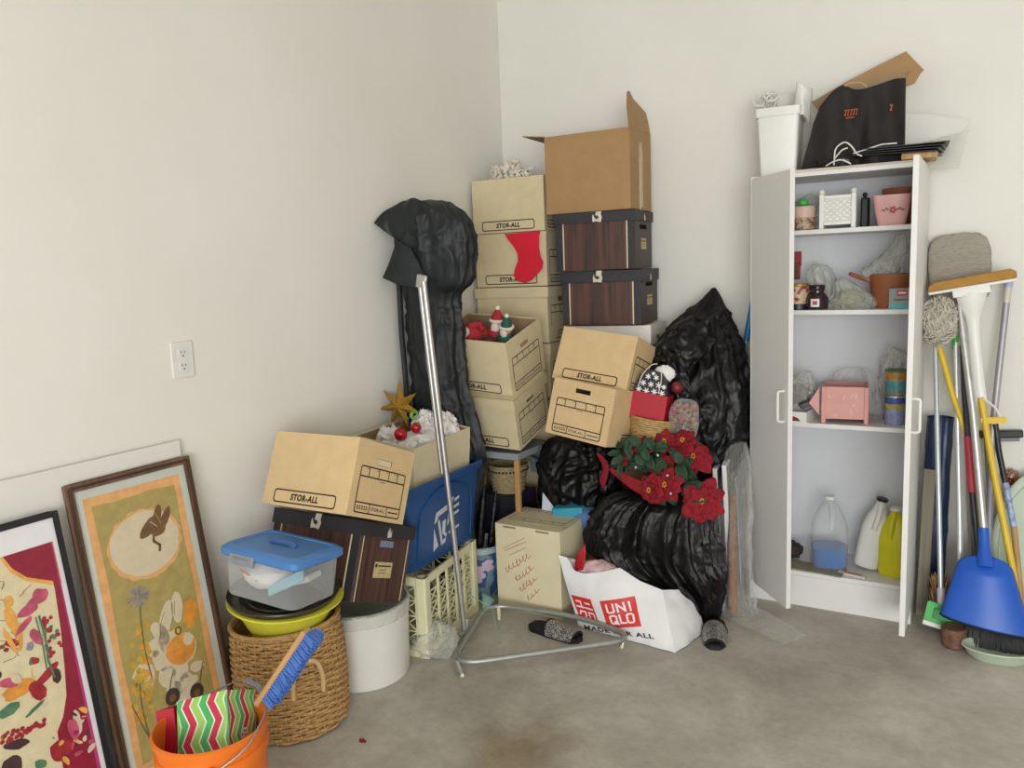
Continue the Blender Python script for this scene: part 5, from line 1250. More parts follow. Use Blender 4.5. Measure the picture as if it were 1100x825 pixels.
mb.box((0, 0, .024), (pw - .02, pd - .02, .008), pink_pl); mb.build('planter_wall', o, smooth=False, bevel=.001)
for sx in (-1, 1):
    for sy in (-1, 1):
        mb = MB(); mb.box((sx * (pw / 2 - .009), sy * (pd / 2 - .009), ph / 2), (.018, .018, ph), pink_pl); mb.build('leg', o, bevel=.003)
mb = MB(); rnd = random.Random(6)
for i in range(9):
    x, zz = rnd.uniform(-.07, .07), rnd.uniform(.03, .13); mb.paint(ell(x, zz, .012, .004, 8, .5, i, rnd.random() * 3), M('planter_scuff', 'd9a9a2', .5) if i == 0 else bpy.data.materials['planter_scuff'], 1, face_x('front', pw - .008, pd - .008))
mb.build('paint_scuffs', o, smooth=False, weld=False)
mb = MB(); mb.prism([(0, .0), (.0, .115), (-.040, .05)], .004, pink_pl); tag(mb.build('pink_triangle', loc=(-.578, 3.425, z3 + .03), rot=(0, 0, 12)), 'loose pink plastic corner piece left of the square pink planter', 'planter piece')
filmbag('clear bag standing behind the pink planter', [(0, 0, .0, .08, .03), (0, 0, .10, .09, .035), (0, 0, .17, .085, .03), (0, 0, .20, .05, .015), (0, 0, .205, .01, .004)], 9, (-.47, 3.62, z3), clear_film)
def canister(label, x, y_, z, r_, h, cols, lid=None):
    o = thing('canister', label, 'canister', (x, y_, z), (0, 0, 0), 'stacked canisters')
    mb = MB(); zz = 0
    for c, f in cols:
        mb.lathe([(r_, zz), (r_, zz + h * f)], c, 32) ; zz += h * f
    mb.lathe([(0, .001), (r_, .001)], cols[0][0], 32); mb.build('can', o)
    mb = MB(); mb.lathe([(0, h), (r_ + .001, h), (r_ + .002, h - .003), (r_ + .002, h + .004), (r_ - .002, h + .005), (0, h + .003)], lid or chrome, 32); mb.build('lid', o)
C_ = lambda n, c: M(n, c, .35, var=.25, scale=70)
canister('lower can with blue and yellow band at the right of the middle shelf', -.300, 3.475, z3, .038, .115, [(C_('can_lilac', '8a90b8'), .55), (C_('can_yellow', 'b0a048'), .2), (C_('can_blue', '3a5aa0'), .25)])
canister('upper can with teal and orange print stacked on the blue one', -.298, 3.475, z3 + .121, .039, .095, [(C_('can_grey', '7a7f72'), .2), (C_('can_teal', '4a8f9a'), .4), (C_('can_orange', 'b0803c'), .40)], M('green_rim', '3f6a3c', .4))
filmbag('cloudy clear bag rising behind the stacked cans', [(0, 0, 0, .045, .04), (0, 0, .12, .05, .045), (-.01, 0, .2, .05, .04), (.0, 0, .26, .045, .03), (-.02, 0, .30, .012, .01)], 11, (-.31, 3.58, z3), fill=(-.02, -.01, .15, (.02, .02, .025), black_pl))

# --- second level (z 1.252)
z2 = SH[2]
o = thing('tin', 'floral metal tin with a gold rim, left end of the shelf below the top one', 'tin', (-.672, 3.46, z2))
mb = MB(); mb.lathe([(.0, .001), (.040, .001), (.040, .10), (0, .10)], spots_mat('floral_tin_print', 'c3ab8c', '8a3434', 50, .6), 32); mb.build('can', o)
mb = MB(); mb.lathe([(.041, .094), (.043, .10), (.041, .106), (0, .106)], gold, 32); mb.lathe([(.041, .0), (.042, .02), (.041, .024)], black_pl, 32); mb.build('rim', o)
mb = MB(); mb.box((0, 0, .05), (.025, .02, .07), M('red_black_label', '6b2a22', .4, var=.5, scale=60)); mb.box((0, 0, .10), (.035, .012, .06), M('dark_red_card', '8a2a20', .5)); tag(mb.build('small_bottle', loc=(-.69, 3.52, z2 + .107), bevel=.004), 'small dark red bottle standing on the tin at the left of the second shelf', 'bottle')
o = thing('glass_jar', 'dark purple glass jar with a white label, centre-left of the second shelf', 'jar', (-.598, 3.455, z2))
mb = MB(); mb.lathe([(0, .001), (.040, .001), (.044, .01), (.044, .045), (.034, .062), (.027, .068), (.027, .076), (0, .076)], dark_glass, 36); mb.build('jar_body', o)
mb = MB(); mb.lathe([(0, .077), (.029, .077), (.031, .08), (.031, .096), (.028, .100), (0, .10)], dark_glass, 36); mb.build('lid', o)
mb = MB(); mb.grid(lambda u, v: (.0448 * math.sin((u - .5) * .75), -.0448 * math.cos((u - .5) * .75), .012 + .032 * v), 8, 2, paper_white); lb_ = mb.build('paper_label', o)
mb = MB(); mb.grid(lambda u, v: (.0452 * math.sin((u - .5) * .4), -.0452 * math.cos((u - .5) * .4), .02 + .016 * v), 4, 2, red_ink); mb.build('red_print', lb_)
filmbag('grey-green clear bag standing behind the dark glass jar', [(0, 0, 0, .04, .035), (0, 0, .07, .048, .04), (-.01, 0, .13, .055, .04), (-.02, 0, .17, .035, .03), (-.03, 0, .185, .01, .01)], 13, (-.590, 3.56, z2))
filmbag('lumpy clear bag lying in the middle of the second shelf', [(0, 0, 0, .085, .06), (0, 0, .03, .088, .06), (-.01, 0, .07, .06, .05), (-.03, 0, .11, .03, .03), (-.03, 0, .125, .01, .01)], 15, (-.475, 3.50, z2), fill=(-.01, 0, .04, (.06, .045, .035), M('olive_contents', '8d8c62', .8, var=.4, scale=50)))
o = thing('flower_pot', 'terracotta pot with a rounded rim at the right of the second shelf', 'pot', (-.330, 3.54, z2))
mb = MB(); mb.lathe([(0, .004), (.066, .004), (.07, 0), (.084, .115), (.086, .125), (.084, .134), (.078, .134), (.078, .12), (.066, .01), (0, .01)], terracotta, 48); mb.build('pot_wall', o)
mb = MB(); mb.tube([(-.075, 0, .108), (-.12, -.03, .125), (-.15, -.05, .14)], [.010, .009, .008], terracotta, 10); mb.build('handle', o)
filmbag('crumpled clear bag stuffed in the terracotta pot', [(0, 0, 0, .05, .05), (-.02, 0, .05, .07, .05), (.0, 0, .09, .055, .045), (.035, 0, .14, .035, .03), (.05, 0, .19, .02, .02), (.05, 0, .20, .005, .005)], 17, (-.35, 3.54, z2 + .09))
o = thing('carton', 'small teal and grey carton with a red label, right end of the second shelf', 'carton', (-.292, 3.435, z2), (0, 0, 4))
mb = MB(); mb.box((0, 0, .04), (.075, .04, .08), M('grey_carton', '8a938f', .5)); mb.build('box_body', o, bevel=.002)
mb = MB(); mb.paint([(-.0375, .0), (.0375, .0), (.0375, .018), (-.02, .018), (-.0375, .01)], M('turquoise_print', '3fb0b8', .5), 1, Matrix.Translation((0, -.02, 0))); mb.paint(rrect(-.01, .05, .028, .074, .003), M('red_label_print', 'b8404a', .5), 1, Matrix.Translation((0, -.02, 0)))
mb.line([(-.002, .062), (.02, .062)], .006, paper_white, 2, Matrix.Translation((0, -.02, 0))); mb.line([(-.02, .036), (.03, .036)], .004, box_side, 1, Matrix.Translation((0, -.02, 0))); mb.build('printed_label', o, smooth=False, weld=False)

# --- top level (z 1.571)
z0_ = SH[3]
mb = MB(); mb.box((0, 0, .045), (.035, .03, .09), M('shiny_gold_box', 'b08c34', .25, .7)); tag(mb.build('gold_carton', loc=(-.716, 3.45, z0_), bevel=.002), 'small shiny gold box at the left end of the top shelf', 'box')
o = thing('flower_pot', 'floral cream pot with a green knob on the top shelf left', 'pot', (-.655, 3.46, z0_))
mb = MB(); mb.lathe([(0, .002), (.040, .002), (.042, .05), (.046, .052), (.047, .095), (.044, .096), (.043, .055), (0, .05)], spots_mat('floral_pot_print', 'cfae9c', 'a8544a', 38, .62), 32); mb.build('pot_wall', o)
mb = MB(); mb.lathe([(.0405, .004), (.044, .006), (.045, .044), (.043, .048)], spots_mat('speckled_base', 'b39c82', '6e5848', 120, .5), 32); mb.build('speckled_base', o)
mb = MB(); mb.sphere((0, -.01, .110), (.022, .018, .016), green_pl, 14, 10); mb.build('green_knob', o)
filmbag('clear bag rising behind the floral cream pot', [(0, 0, 0, .06, .03), (0, 0, .08, .07, .035), (.01, 0, .13, .06, .03), (.02, 0, .155, .02, .01)], 19, (-.65, 3.58, z0_))
o = thing('planter', 'square white planter with lattice sides and ball corners on the top shelf', 'planter', (-.528, 3.49, z0_), (0, 0, 6))
pw = .135; ph = .135
mb = MB()
for sx in (-1, 1):
    for sy in (-1, 1):
        mb.box((sx * (pw / 2 - .009), sy * (pw / 2 - .009), ph / 2), (.017, .017, ph), white_pl)
        mb.sphere((sx * (pw / 2 - .009), sy * (pw / 2 - .009), ph + .009), .012, white_pl, 14, 8)
for f in ('front', 'right', 'back', 'left'):
    X = face_x(f, pw - .006, pw - .006); mb.box((0, .003, .022), (pw - .036, .008, .014), white_pl, X); mb.box((0, .003, ph - .012), (pw - .036, .008, .014), white_pl, X)
    mb.box((0, .008, ph / 2), (pw - .03, .003, ph - .03), white_pl, X)
mb.box((0, 0, .02), (pw - .03, pw - .03, .006), white_pl); mb.build('planter_wall', o, bevel=.0015, smooth=False)
mb = MB()
for f in ('front', 'right', 'back', 'left'):
    X = face_x(f, pw - .006, pw - .006); a_ = pw - .036; b_ = ph - .05
    for k in range(-4, 9):
        for s in (-1, 1):
            x0, zA, x1, zB = -a_ / 2, b_ * k / 4, a_ / 2, b_ * k / 4 + s * b_
            P = []
            for i in range(13):
                t_ = i / 12; x = x0 + (x1 - x0) * t_; zz = zA + (zB - zA) * t_
                if 0 <= zz <= b_: P.append((x, .006, .029 + zz))
            if len(P) > 1: mb.tube(P, .0028, white_pl, 5, X=X)
mb.build('lattice', o, weld=False)
mb = MB(); mb.box((0, 0, .06), (.03, .05, .12), black_pl); mb.sphere((0, -.02, .13), .010, black_pl, 10, 6); tag(mb.build('dark_bottle', loc=(-.435, 3.55, z0_), bevel=.006), 'narrow dark bottle between the white planter and the pink pot', 'bottle')
def sqpot(mb, w0, w1, h, m, t=.005):
    def sq_(w_, z): return [(x, y_, z) for x, y_ in rrect(-w_ / 2, -w_ / 2, w_ / 2, w_ / 2, w_ * .16, 4)]
    rs = [sq_(w0, 0), sq_((w0 + w1) / 2 * 1.03, h * .45), sq_(w1, h), sq_(w1 - 2 * t, h), sq_((w0 + w1) / 2 - t, h * .4)]; N = len(rs[0])
    mb.faces(sum(rs, []), [(i * N + k, i * N + (k + 1) % N, (i + 1) * N + (k + 1) % N, (i + 1) * N + k) for i in range(4) for k in range(N)] + [tuple(range(N)), tuple(range(4 * N, 5 * N))], m)
o = thing('flower_pot', 'glossy pink square pot with painted flowers, right end of the top shelf', 'pot', (-.330, 3.47, z0_), (0, 0, 4))
mb = MB(); sqpot(mb, .095, .135, .115, pink_cer); mb.build('pot_wall', o, sharp=60)
mb = MB(); X = Matrix.Translation((0, -.0585, 0)) @ Matrix.Rotation(R(8), 4, 'X')
fr, fg = M('painted_flower_red', 'a8384a', .4), M('painted_leaf_green', '5a6a58', .4)
for k in range(5): mb.paint(ell(.005 + .008 * math.cos(k * 1.257), .058 + .008 * math.sin(k * 1.257), .006, .006, 8), fr, 3, X)
for s in (-1, 1):
    for k in range(4): mb.paint(ell(.005 + s * (.018 + .006 * k), .06 + .004 * math.sin(k * 2), .005, .003, 8, .2, k, k), fg if k % 2 else fr, 3, X)
mb.paint(ell(.005, .058, .003, .003, 8), gold_bead, 5, X); mb.build('painted_flowers', o, smooth=False, weld=False)
o = thing('flower_pot', 'reddish-brown pot standing behind the glossy pink pot', 'pot', (-.303, 3.61, z0_))
mb = MB(); mb.lathe([(0, .004), (.055, .004), (.058, 0), (.075, .125), (.078, .127), (.078, .15), (.073, .15), (.056, .01), (0, .01)], terracotta, 40); mb.build('pot_wall', o)

# ---------------------------------------------------------------- on top of the cabinet
T = CT
mb = MB(); mb.box((0, 0, .006), (.44, .26, .012), M('stacked_paper', 'cfc4b4', .7, mapscale=(1, 1, 40), var=.15, scale=3)); tag(mb.build('paper_stack', loc=(-.47, 3.53, T), rot=(0, 0, 3)), 'flat stack of papers lying along the cabinet top', 'papers')
mb = MB(); mb.box((0, 0, .012), (.12, .24, .022), tan_wood); tag(mb.build('wooden_block', loc=(-.245, 3.52, T + .013), rot=(0, 0, 4), bevel=.002), 'tan wooden piece under the right end of the black folder', 'wood')
o = thing('plastic_bin', 'white rectangular bin standing on the left end of the cabinet top', 'bin', (-.765, 3.545, T + .001), (0, 0, 6))
mb = MB()
def tb(wx, wy, z): return [(x, y_, z) for x, y_ in rrect(-wx / 2, -wy / 2, wx / 2, wy / 2, .012, 3)]
rs = [tb(.140, .20, 0), tb(.162, .235, .235), tb(.176, .25, .235), tb(.178, .252, .268), tb(.168, .242, .27), tb(.155, .225, .24), tb(.134, .19, .006)]; N = len(rs[0])
mb.faces(sum(rs, []), [(i * N + k, i * N + (k + 1) % N, (i + 1) * N + (k + 1) % N, (i + 1) * N + k) for i in range(6) for k in range(N)] + [tuple(range(N)), tuple(range(6 * N, 7 * N))], white_pl); mb.build('bin_wall', o, sharp=50)
mb = MB(); rnd = random.Random(15)
for i in range(14):
    c = Vector((-.80 + rnd.gauss(0, .018), 3.50 + rnd.gauss(0, .03), T + .275 + rnd.random() * .05)); r_ = rnd.uniform(.018, .035)
    a_ = Vector((rnd.gauss(0, 1), rnd.gauss(0, .4), rnd.gauss(0, 1))).normalized(); b_ = a_.orthogonal().normalized()
    mb.tube([c + a_ * r_ * math.cos(t) + b_ * r_ * math.sin(t) for t in [k * PI / 10 for k in range(20)]], .0045, cord_w, 5, closed=True)
tag(mb.build('cord_bundle', weld=False), 'bundle of off-white cord on top of the white bin on the cabinet', 'cord')
mb = MB(); mb.box((0, 0, .06), (.12, .015, .12), foam_white); tag(mb.build('foam_piece', loc=(-.76, 3.62, T + .235), rot=(-4, 0, 4), bevel=.003), 'off-white foam piece standing in the back of the white bin', 'foam')
tag(sheet([[(-.705, 3.47, T + .23), (-.66, 3.45, T + .23), (-.645, 3.52, T + .20)], [(-.70, 3.49, T + .30), (-.665, 3.47, T + .30), (-.645, 3.53, T + .28)], [(-.695, 3.50, T + .375), (-.66, 3.49, T + .345), (-.64, 3.54, T + .345)]], paper_white, 6, .006, 4).build('paper_sheet', solid=.001), 'bent white paper sheet standing out of the right side of the white bin', 'paper')
mb = MB(); mb.box((0, 0, .14), (.018, .04, .28), brown_wood); tag(mb.build('brown_strip', loc=(-.857, 3.655, T + .005 + .0), rot=(0, 0, 0)), 'thin brown strip behind the left edge of the white bin', 'strip')
# tote bag
o = thing('tote_bag', 'black fabric tote bag with small orange lettering on the cabinet top', 'tote bag', (-.48, 3.50, T + .013), (0, 0, 3))
def tote(u, v):
    z = (.30 + .012 * math.sin(u * 9)) * v; wl = -.185 + .055 * v + .015 * max(0, v - .75) * 4 * .6; wr = .185 - .003 * v
    z2_ = z - (.055 * max(0, .26 - u) / .26 * (v > .0) * v) 
    x = wl + (wr - wl) * u
    f_ = -.075 + .045 * v + .020 * math.sin(u * 15 + v * 2.5) * (1 - .4 * v) - .03 * math.exp(-((u - .57) / .06) ** 2) * (1 - v) * -1
    return (x, f_ + .008 * noise.noise(Vector((x * 12, v * 5, 1))), z2_)
def toteb(u, v): p = tote(u, v); return (p[0], .075 - .05 * v, p[2])
mb = MB(); mb.grid(tote, 44, 24, black_fab); mb.grid(toteb, 44, 24, black_fab)
for uu in (0, 1): mb.grid(lambda u, v: tuple(Vector(tote(uu, v)).lerp(Vector(toteb(uu, v)), u)), 6, 24, black_fab)
mb.grid(lambda u, v: tuple(Vector(tote(u, 1)).lerp(Vector(toteb(u, 1)), v) + Vector((0, 0, .012 * math.sin(PI * v) * math.sin(u * 7)))), 44, 4, black_fab)
mb.grid(lambda u, v: tuple(Vector(tote(u, 0)).lerp(Vector(toteb(u, 0)), v)), 44, 2, black_fab); mb.build('bag_body', o, sharp=70)
mb = MB(); og = M('orange_lettering', 'b4521e', .6); X = Matrix.Translation((0, -.078, .030)) @ Matrix.Rotation(R(-8), 4, 'X')
for k, (x, w_) in enumerate([(-.028, .009), (-.017, .007), (-.007, .008), (.003, .008), (.013, .007), (.132, .010)]):
    mb.paint([(x, .165), (x + w_ * .4, .165), (x + w_, .185), (x + w_ * .6, .185)], og, 8, X); mb.paint([(x, .182), (x + w_, .182), (x + w_, .187), (x, .187)], og, 8, X); mb.paint([(x, .163), (x + w_ * .8, .163), (x + w_ * .8, .168), (x, .168)], og, 8, X)
mb.line([(-.02, .155), (.006, .155)], .004, og, 8, X); mb.build('lettering', o, smooth=False, weld=False)
mb = MB(); mb.tube(fillet([(-.05, -.01, .295), (-.02, -.01, .325), (.03, -.01, .318), (.05, -.01, .295)], .03, 5), .0045, M('tan_strap', 'a8947a', .7), 6, flat=.5); mb.build('strap_handle', o)
# folded brown cardboard behind
o = thing('flat_cardboard', 'folded brown cardboard sheet sticking up behind the black tote bag', 'cardboard', (0, 0, 0))
mb = MB(); mb.prism([(-.66, 2.10), (-.62, 2.05), (-.30, 2.12), (-.245, 2.165), (-.31, 2.245), (-.52, 2.165)], .005, card_brown, Matrix.Translation((0, 3.62, 0))); mb.build('sheet', o, smooth=False)
mb = MB(); mb.prism([(-.66, 2.10), (-.62, 2.05), (-.33, 2.13), (-.29, 2.15), (-.37, 2.175)], .005, card_inner, Matrix.Translation((0, 3.606, 0))); mb.prism([(-.34, 2.10), (-.275, 2.115), (-.25, 2.16), (-.29, 2.165)], .005, card_brown, Matrix.Translation((0, 3.598, 0))); mb.prism([(-.6, 1.81), (-.35, 1.81), (-.35, 2.11), (-.6, 2.07)], .005, card_brown, Matrix.Translation((0, 3.612, 0))); mb.build('fold', o, smooth=False)
mb = MB(); mb.prism([(-.085, 0), (.085, 0), (.155, .13), (.02, .17), (-.085, .185)], .012, foam_white)
tag(mb.build('foam_board', loc=(-.235, 3.60, T + .03), rot=(-4, 0, 2), smooth=False, bevel=.002), 'white board with a cut corner standing right of the black tote', 'board')
mb = MB(); mb.prism([(-.15, 0), (.07, -.03), (.095, .11), (-.05, .085)], .003, film_mat('pale_film_sheet', 'd9dbd0', .45, .25, .05))
tag(mb.build('plastic_sheet', loc=(-.18, 3.56, T + .01), rot=(-10, 0, 0), smooth=False), 'pale translucent sheet overhanging the right end of the cabinet top', 'plastic sheet')
o = thing('folder', 'flat black folders fanned on the right half of the cabinet top', 'folder', (0, 0, 0))
mb = MB()
for k in range(4): mb.box((-.32 + .01 * k, 3.475, T + .040 + .008 * k), (.29, .20, .004), black_pl, rot=(0, 2.5 - .9 * k, -4 + 3 * k))
mb.build('covers', o, smooth=False, bevel=.001)
mb = MB(); mb.tube([(-.46, 3.37, T + .052), (-.36, 3.372, T + .075), (-.31, 3.375, T + .074)], .0025, cord_w, 6); mb.build('white_edge', o)
o = thing('cable', 'loose white cable looping over the front edge of the cabinet top', 'cable', (0, 0, 0))
mb = MB(); mb.tube(fillet([(-.56, 3.39, T + .018), (-.53, 3.37, T + .03), (-.50, 3.37, T + .035), (-.47, 3.385, T + .016)], .04, 6), .003, cord_w, 6)
mb.tube(fillet([(-.53, 3.38, T + .016), (-.525, 3.37, T + .08), (-.49, 3.365, T + .10), (-.465, 3.37, T + .08), (-.45, 3.38, T + .05), (-.43, 3.38, T + .04)], .03, 5), .003, cord_w, 6)
mb.tube(fillet([(-.53, 3.385, T + .04), (-.50, 3.37, T + .07), (-.48, 3.37, T + .075)], .02, 4), .003, cord_w, 6); mb.build('loops', o)
mb = MB(); rnd = random.Random(17)
for i in range(7): mb.box((-.60 + i * .018, 3.40 + rnd.uniform(-.01, .01), T + .024 + rnd.uniform(0, .006)), (.03, .022, .016), black_pl, rot=(rnd.uniform(-20, 20), rnd.uniform(-20, 20), rnd.uniform(0, 90)))
for i in range(5): mb.tube([(-.60 + .02 * i, 3.39, T + .024), (-.58 + .02 * i, 3.37 + .01 * (i % 2), T + .035), (-.55 + .02 * i, 3.40, T + .022)], .003, black_pl, 6)
tag(mb.build('black_adapter_cables', bevel=.002), 'black adapters and cables bunched at the foot of the tote bag', 'cables')

# ---------------------------------------------------------------- mops, brooms and the rest right of the cabinet
def pole(o, pts, r_, m, name='pole'):
    mb = MB(); mb.tube(pts, r_, m, 10); return mb.build(name, o)
mb = MB(); mb.sphere((0, 0, 0), (.118, .03, .150), M('grey_fleece_mop', 'b3ab9e', .95, var=.15, scale=30, mapscale=(1, 1, 8), bump=1, bscale=60, dist=.008), 60, 40, fn=lambda d: (abs(d.x) ** 4 + abs(d.y) ** 4 + abs(d.z) ** 4) ** -.25 * (.92 + .05 * noise.noise(d * 5)))
o = thing('dust_mop', 'wide grey fleece dust mop against the wall behind the golden sponge mop', 'mop', (-.10, 3.680, 1.395), (0, -4, 0)); m_ = mb.build('mop_head', o)
pole(o, [(.0, 0, -.15), (.01, .01, -.7), (.012, -.0, -1.37)], .010, grey_metal)
# sponge mop
o = thing('sponge_mop', 'sponge mop with golden sponge and white head, upside down on a yellow pole', 'mop', (0, 0, 0))
mb = MB(); X = Matrix.Translation((-.058, 3.56, 1.345)) @ Euler((0, R(-9.5), 0)).to_matrix().to_4x4()
mb.prism([(-.148, -.012), (.150, -.012), (.152, .012), (.135, .024), (-.12, .022), (-.14, .010)], .075, gold_foam, X @ Matrix.Translation((0, -.035, 0))); mb.build('sponge', o, bevel=.004)
mb = MB(); mb.prism([(-.145, -.024), (.148, -.024), (.15, -.012), (-.147, -.012)], .06, white_pl, X @ Matrix.Translation((0, -.03, 0)))
mb.prism([(-.065, -.05), (.063, -.05), (.063, -.02), (-.065, -.02)], .045, white_pl, X @ Matrix.Translation((0, -.03, 0)))
mb.build('backing_plate', o, bevel=.003)
mb = MB(); limb(mb, [(-.055, 3.555, 1.305, .055), (-.052, 3.555, 1.26, .044), (-.045, 3.555, 1.20, .024), (-.035, 3.555, 1.10, .020), (-.018, 3.55, .96, .021), (-.008, 3.545, .885, .023)], white_pl, 14, 24)
for v in mb.bm.verts: v.co.y = 3.555 + (v.co.y - 3.555) * .5
mb.build('neck', o)
pole(o, [(-.008, 3.545, .90), (.05, 3.49, .60), (.115, 3.42, .30), (.165, 3.36, .01)], .0125, yellow_pole)
mb = MB(); mb.prism(rrect(-.004, -.012, .082, .012, .008), .012, yellow_pole, Matrix.Translation((0, 3.52, .815)) @ Euler((0, R(-4), 0)).to_matrix().to_4x4()); mb.tube(fillet([(.0, 3.53, .90), (.045, 3.53, .865), (.06, 3.53, .83)], .03, 4), .004, white_pl, 6); mb.build('squeeze_lever', o)
o = thing('extension_pole', 'grey telescoping pole with a light blue top end, rightmost of the upright poles', 'pole', (0, 0, 0))
pole(o, [(.068, 3.66, 1.325), (.050, 3.635, 1.0), (.036, 3.60, .74), (.045, 3.52, .01)], .0125, M('grey_lilac_pole', 'a09da4', .4, .3))
pole(o, [(.072, 3.658, 1.375), (.068, 3.658, 1.32)], .015, M('light_blue_tip', '9db4d8', .4), 'blue_tip'); pole(o, [(.0675, 3.657, 1.32), (.064, 3.653, 1.26)], .0135, M('pale_collar', 'c9c5b8', .4), 'collar')
o = thing('squeegee', 'short black squeegee bar on the wall right of the sponge mop pole', 'squeegee', (.065, 3.685, .735), (0, -5, 0))
mb = MB(); mb.box((0, 0, 0), (.155, .03, .028), black_pl); mb.build('bar', o, bevel=.004); mb = MB(); mb.box((.015, -.005, -.022), (.10, .01, .014), M('grey_rubber', '77787c', .5)); mb.build('rubber_blade', o)
pole(o, [(-.05, 0, -.01), (-.048, -.03, -.725)], .009, grey_metal, 'pole')
o = thing('broom', 'slim pole, black above and tan below with a blue label, at the far right', 'broom', (0, 0, 0))
pole(o, [(.045, 3.60, .79), (.062, 3.595, .68), (.088, 3.575, .56)], .011, black_pl, 'black_grip'); pole(o, [(.088, 3.575, .565), (.122, 3.55, .395)], .0115, M('blue_silver_label', '8f9cc0', .4, var=.5, scale=60), 'paper_label'); pole(o, [(.122, 3.55, .40), (.17, 3.47, .01)], .0115, tan_wood)
# white pole with green grip
o = thing('mop_pole', 'white metal pole with a green and dark grip, left of the sponge mop neck', 'pole', (0, 0, 0))
pole(o, [(-.10, 3.585, 1.11), (-.094, 3.57, .99), (-.06, 3.45, .43), (-.04, 3.36, .01)], .011, M('white_metal_pole', 'c4c6c6', .3, .4)); pole(o, [(-.103, 3.588, 1.15), (-.100, 3.585, 1.08)], .0125, green_pl, 'green_grip')
# blue dustpan
o = thing('dustpan', 'long-handled blue dustpan hanging open side down at the right edge', 'dustpan', (0, 0, 0))
pole(o, [(-.093, 3.56, 1.26), (-.03, 3.46, .85), (.022, 3.37, .42)], .0135, chrome)
mb = MB()
def pan(u, v, s=0):
    wt, wb = .046, .142; k = min(1, v * 4) ** .5
    hw = .020 + (.088 - .020) * min(1, v / .14) ** .45 + max(0, v - .14) / .86 * .058
    cx = .028 + .010 * v; z = .335 - .235 * v - .035 * (u - .5) * v; x = cx + (u - .5) * 2 * hw
    y_ = 3.345 - .085 * v - .045 * math.sin(PI * u) ** .5 * min(1, v * 5) + s
    return (x, y_, z)
mb.grid(pan, 30, 24, blue_pan); mb.build('pan', o, solid=.004, sharp=60)
mb = MB(); mb.tube([(.020, 3.372, .435), (.026, 3.350, .36), (.030, 3.318, .30)], [.018, .020, .030], blue_pan, 16); mb.build('socket', o)
mb = MB(); mb.tube([pan(k / 20, 1) for k in range(21)], .005, black_pl, 6); mb.build('rubber_lip', o)
# black broom
o = thing('broom', 'black-bristled broom standing under the blue dustpan, with a black and red handle', 'broom', (0, 0, 0))
pole(o, [(-.075, 3.58, 1.10), (-.06, 3.53, .90), (-.044, 3.49, .755)], .012, M('dark_purple_pole', '2a2233', .35), 'upper_pole'); pole(o, [(-.044, 3.49, .755), (-.022, 3.44, .55)], .0145, M('magenta_red_sleeve', 'a8283c', .5), 'red_sleeve'); pole(o, [(-.022, 3.44, .55), (.03, 3.34, .16)], .012, black_pl, 'lower_pole')
mb = MB(); mb.box((.068, 3.315, .145), (.17, .045, .04), black_pl, rot=(8, 3, 0)); mb.build('broom_head', o, bevel=.006)
mb = MB(); rnd = random.Random(23)
for i in range(900):
    x = rnd.uniform(-.075, .085); y_ = rnd.uniform(-.020, .020); b_ = Vector((.065 + x, 3.315 + y_, .13)); e_ = Vector((.075 + x * 1.5 + rnd.gauss(0, .004), 3.275 + y_ * 1.9, .006 + rnd.random() * .012 + .012 * (x + .06)))
    mb.tube([b_, e_], [.0022, .0016], black_pl, 3)
mb.build('bristles', o, weld=False)
# flat green mop
o = thing('flat_mop', 'green and white flat mop head on the floor with a slim metal pole', 'mop', (0, 0, 0))
pole(o, [(-.172, 3.585, 1.12), (-.130, 3.43, .45), (-.112, 3.355, .17)], .0095, M('pale_metal_pole', 'b8bec2', .3, .5))
X = Matrix.Translation((-.10, 3.315, .085)) @ Euler((R(-14), R(10), 0)).to_matrix().to_4x4()
mb = MB(); mb.prism(rrect(-.062, -.035, .072, .042, .008), .018, green_pl, X); mb.prism(rrect(-.035, -.018, .055, .024, .005), .004, M('dark_green_plastic', '2c8a3c', .5), X @ Matrix.Translation((0, -.003, 0))); mb.build('green_plate', o, bevel=.003)
mb = MB(); mb.prism(rrect(-.062, -.052, .078, -.033, .004), .03, white_pl, X); mb.build('white_pad', o, bevel=.003)
mb = MB(); mb.tube([(-.112, 3.357, .18), (-.108, 3.335, .11)], .014, M('pale_joint', 'c5bfc6', .4), 10); mb.build('joint', o)
# string mop
o = thing('string_mop', 'round grey string mop head turned up on a yellow pole beside the cabinet door', 'mop', (0, 0, 0))
pole(o, [(-.158, 3.575, 1.10), (-.10, 3.54, .90), (-.028, 3.50, .70), (.02, 3.44, .42), (.05, 3.40, .01)], .0115, yellow_pole)
mb = MB(); rnd = random.Random(29); c = Vector((-.160, 3.56, 1.195))
for i in range(330):
    z = rnd.uniform(-1, 1); a = rnd.uniform(0, 2 * PI); q = math.sqrt(1 - z * z); d = Vector((q * math.cos(a) * .065, q * math.sin(a) * .055, z * .088)); s_ = d.cross(Vector((rnd.gauss(0, 1), rnd.gauss(0, 1), rnd.gauss(0, 1)))).normalized() * .035
    mb.tube([c + d * .95 - s_ * .5, c + d * 1.12, c + d * .98 + s_ * .5 + Vector((0, 0, -.012))], .0038, grey_yarn, 4)
mb.sphere(tuple(c), (.062, .052, .085), grey_yarn, 20, 12); mb.build('yarn_strings', o, weld=False)
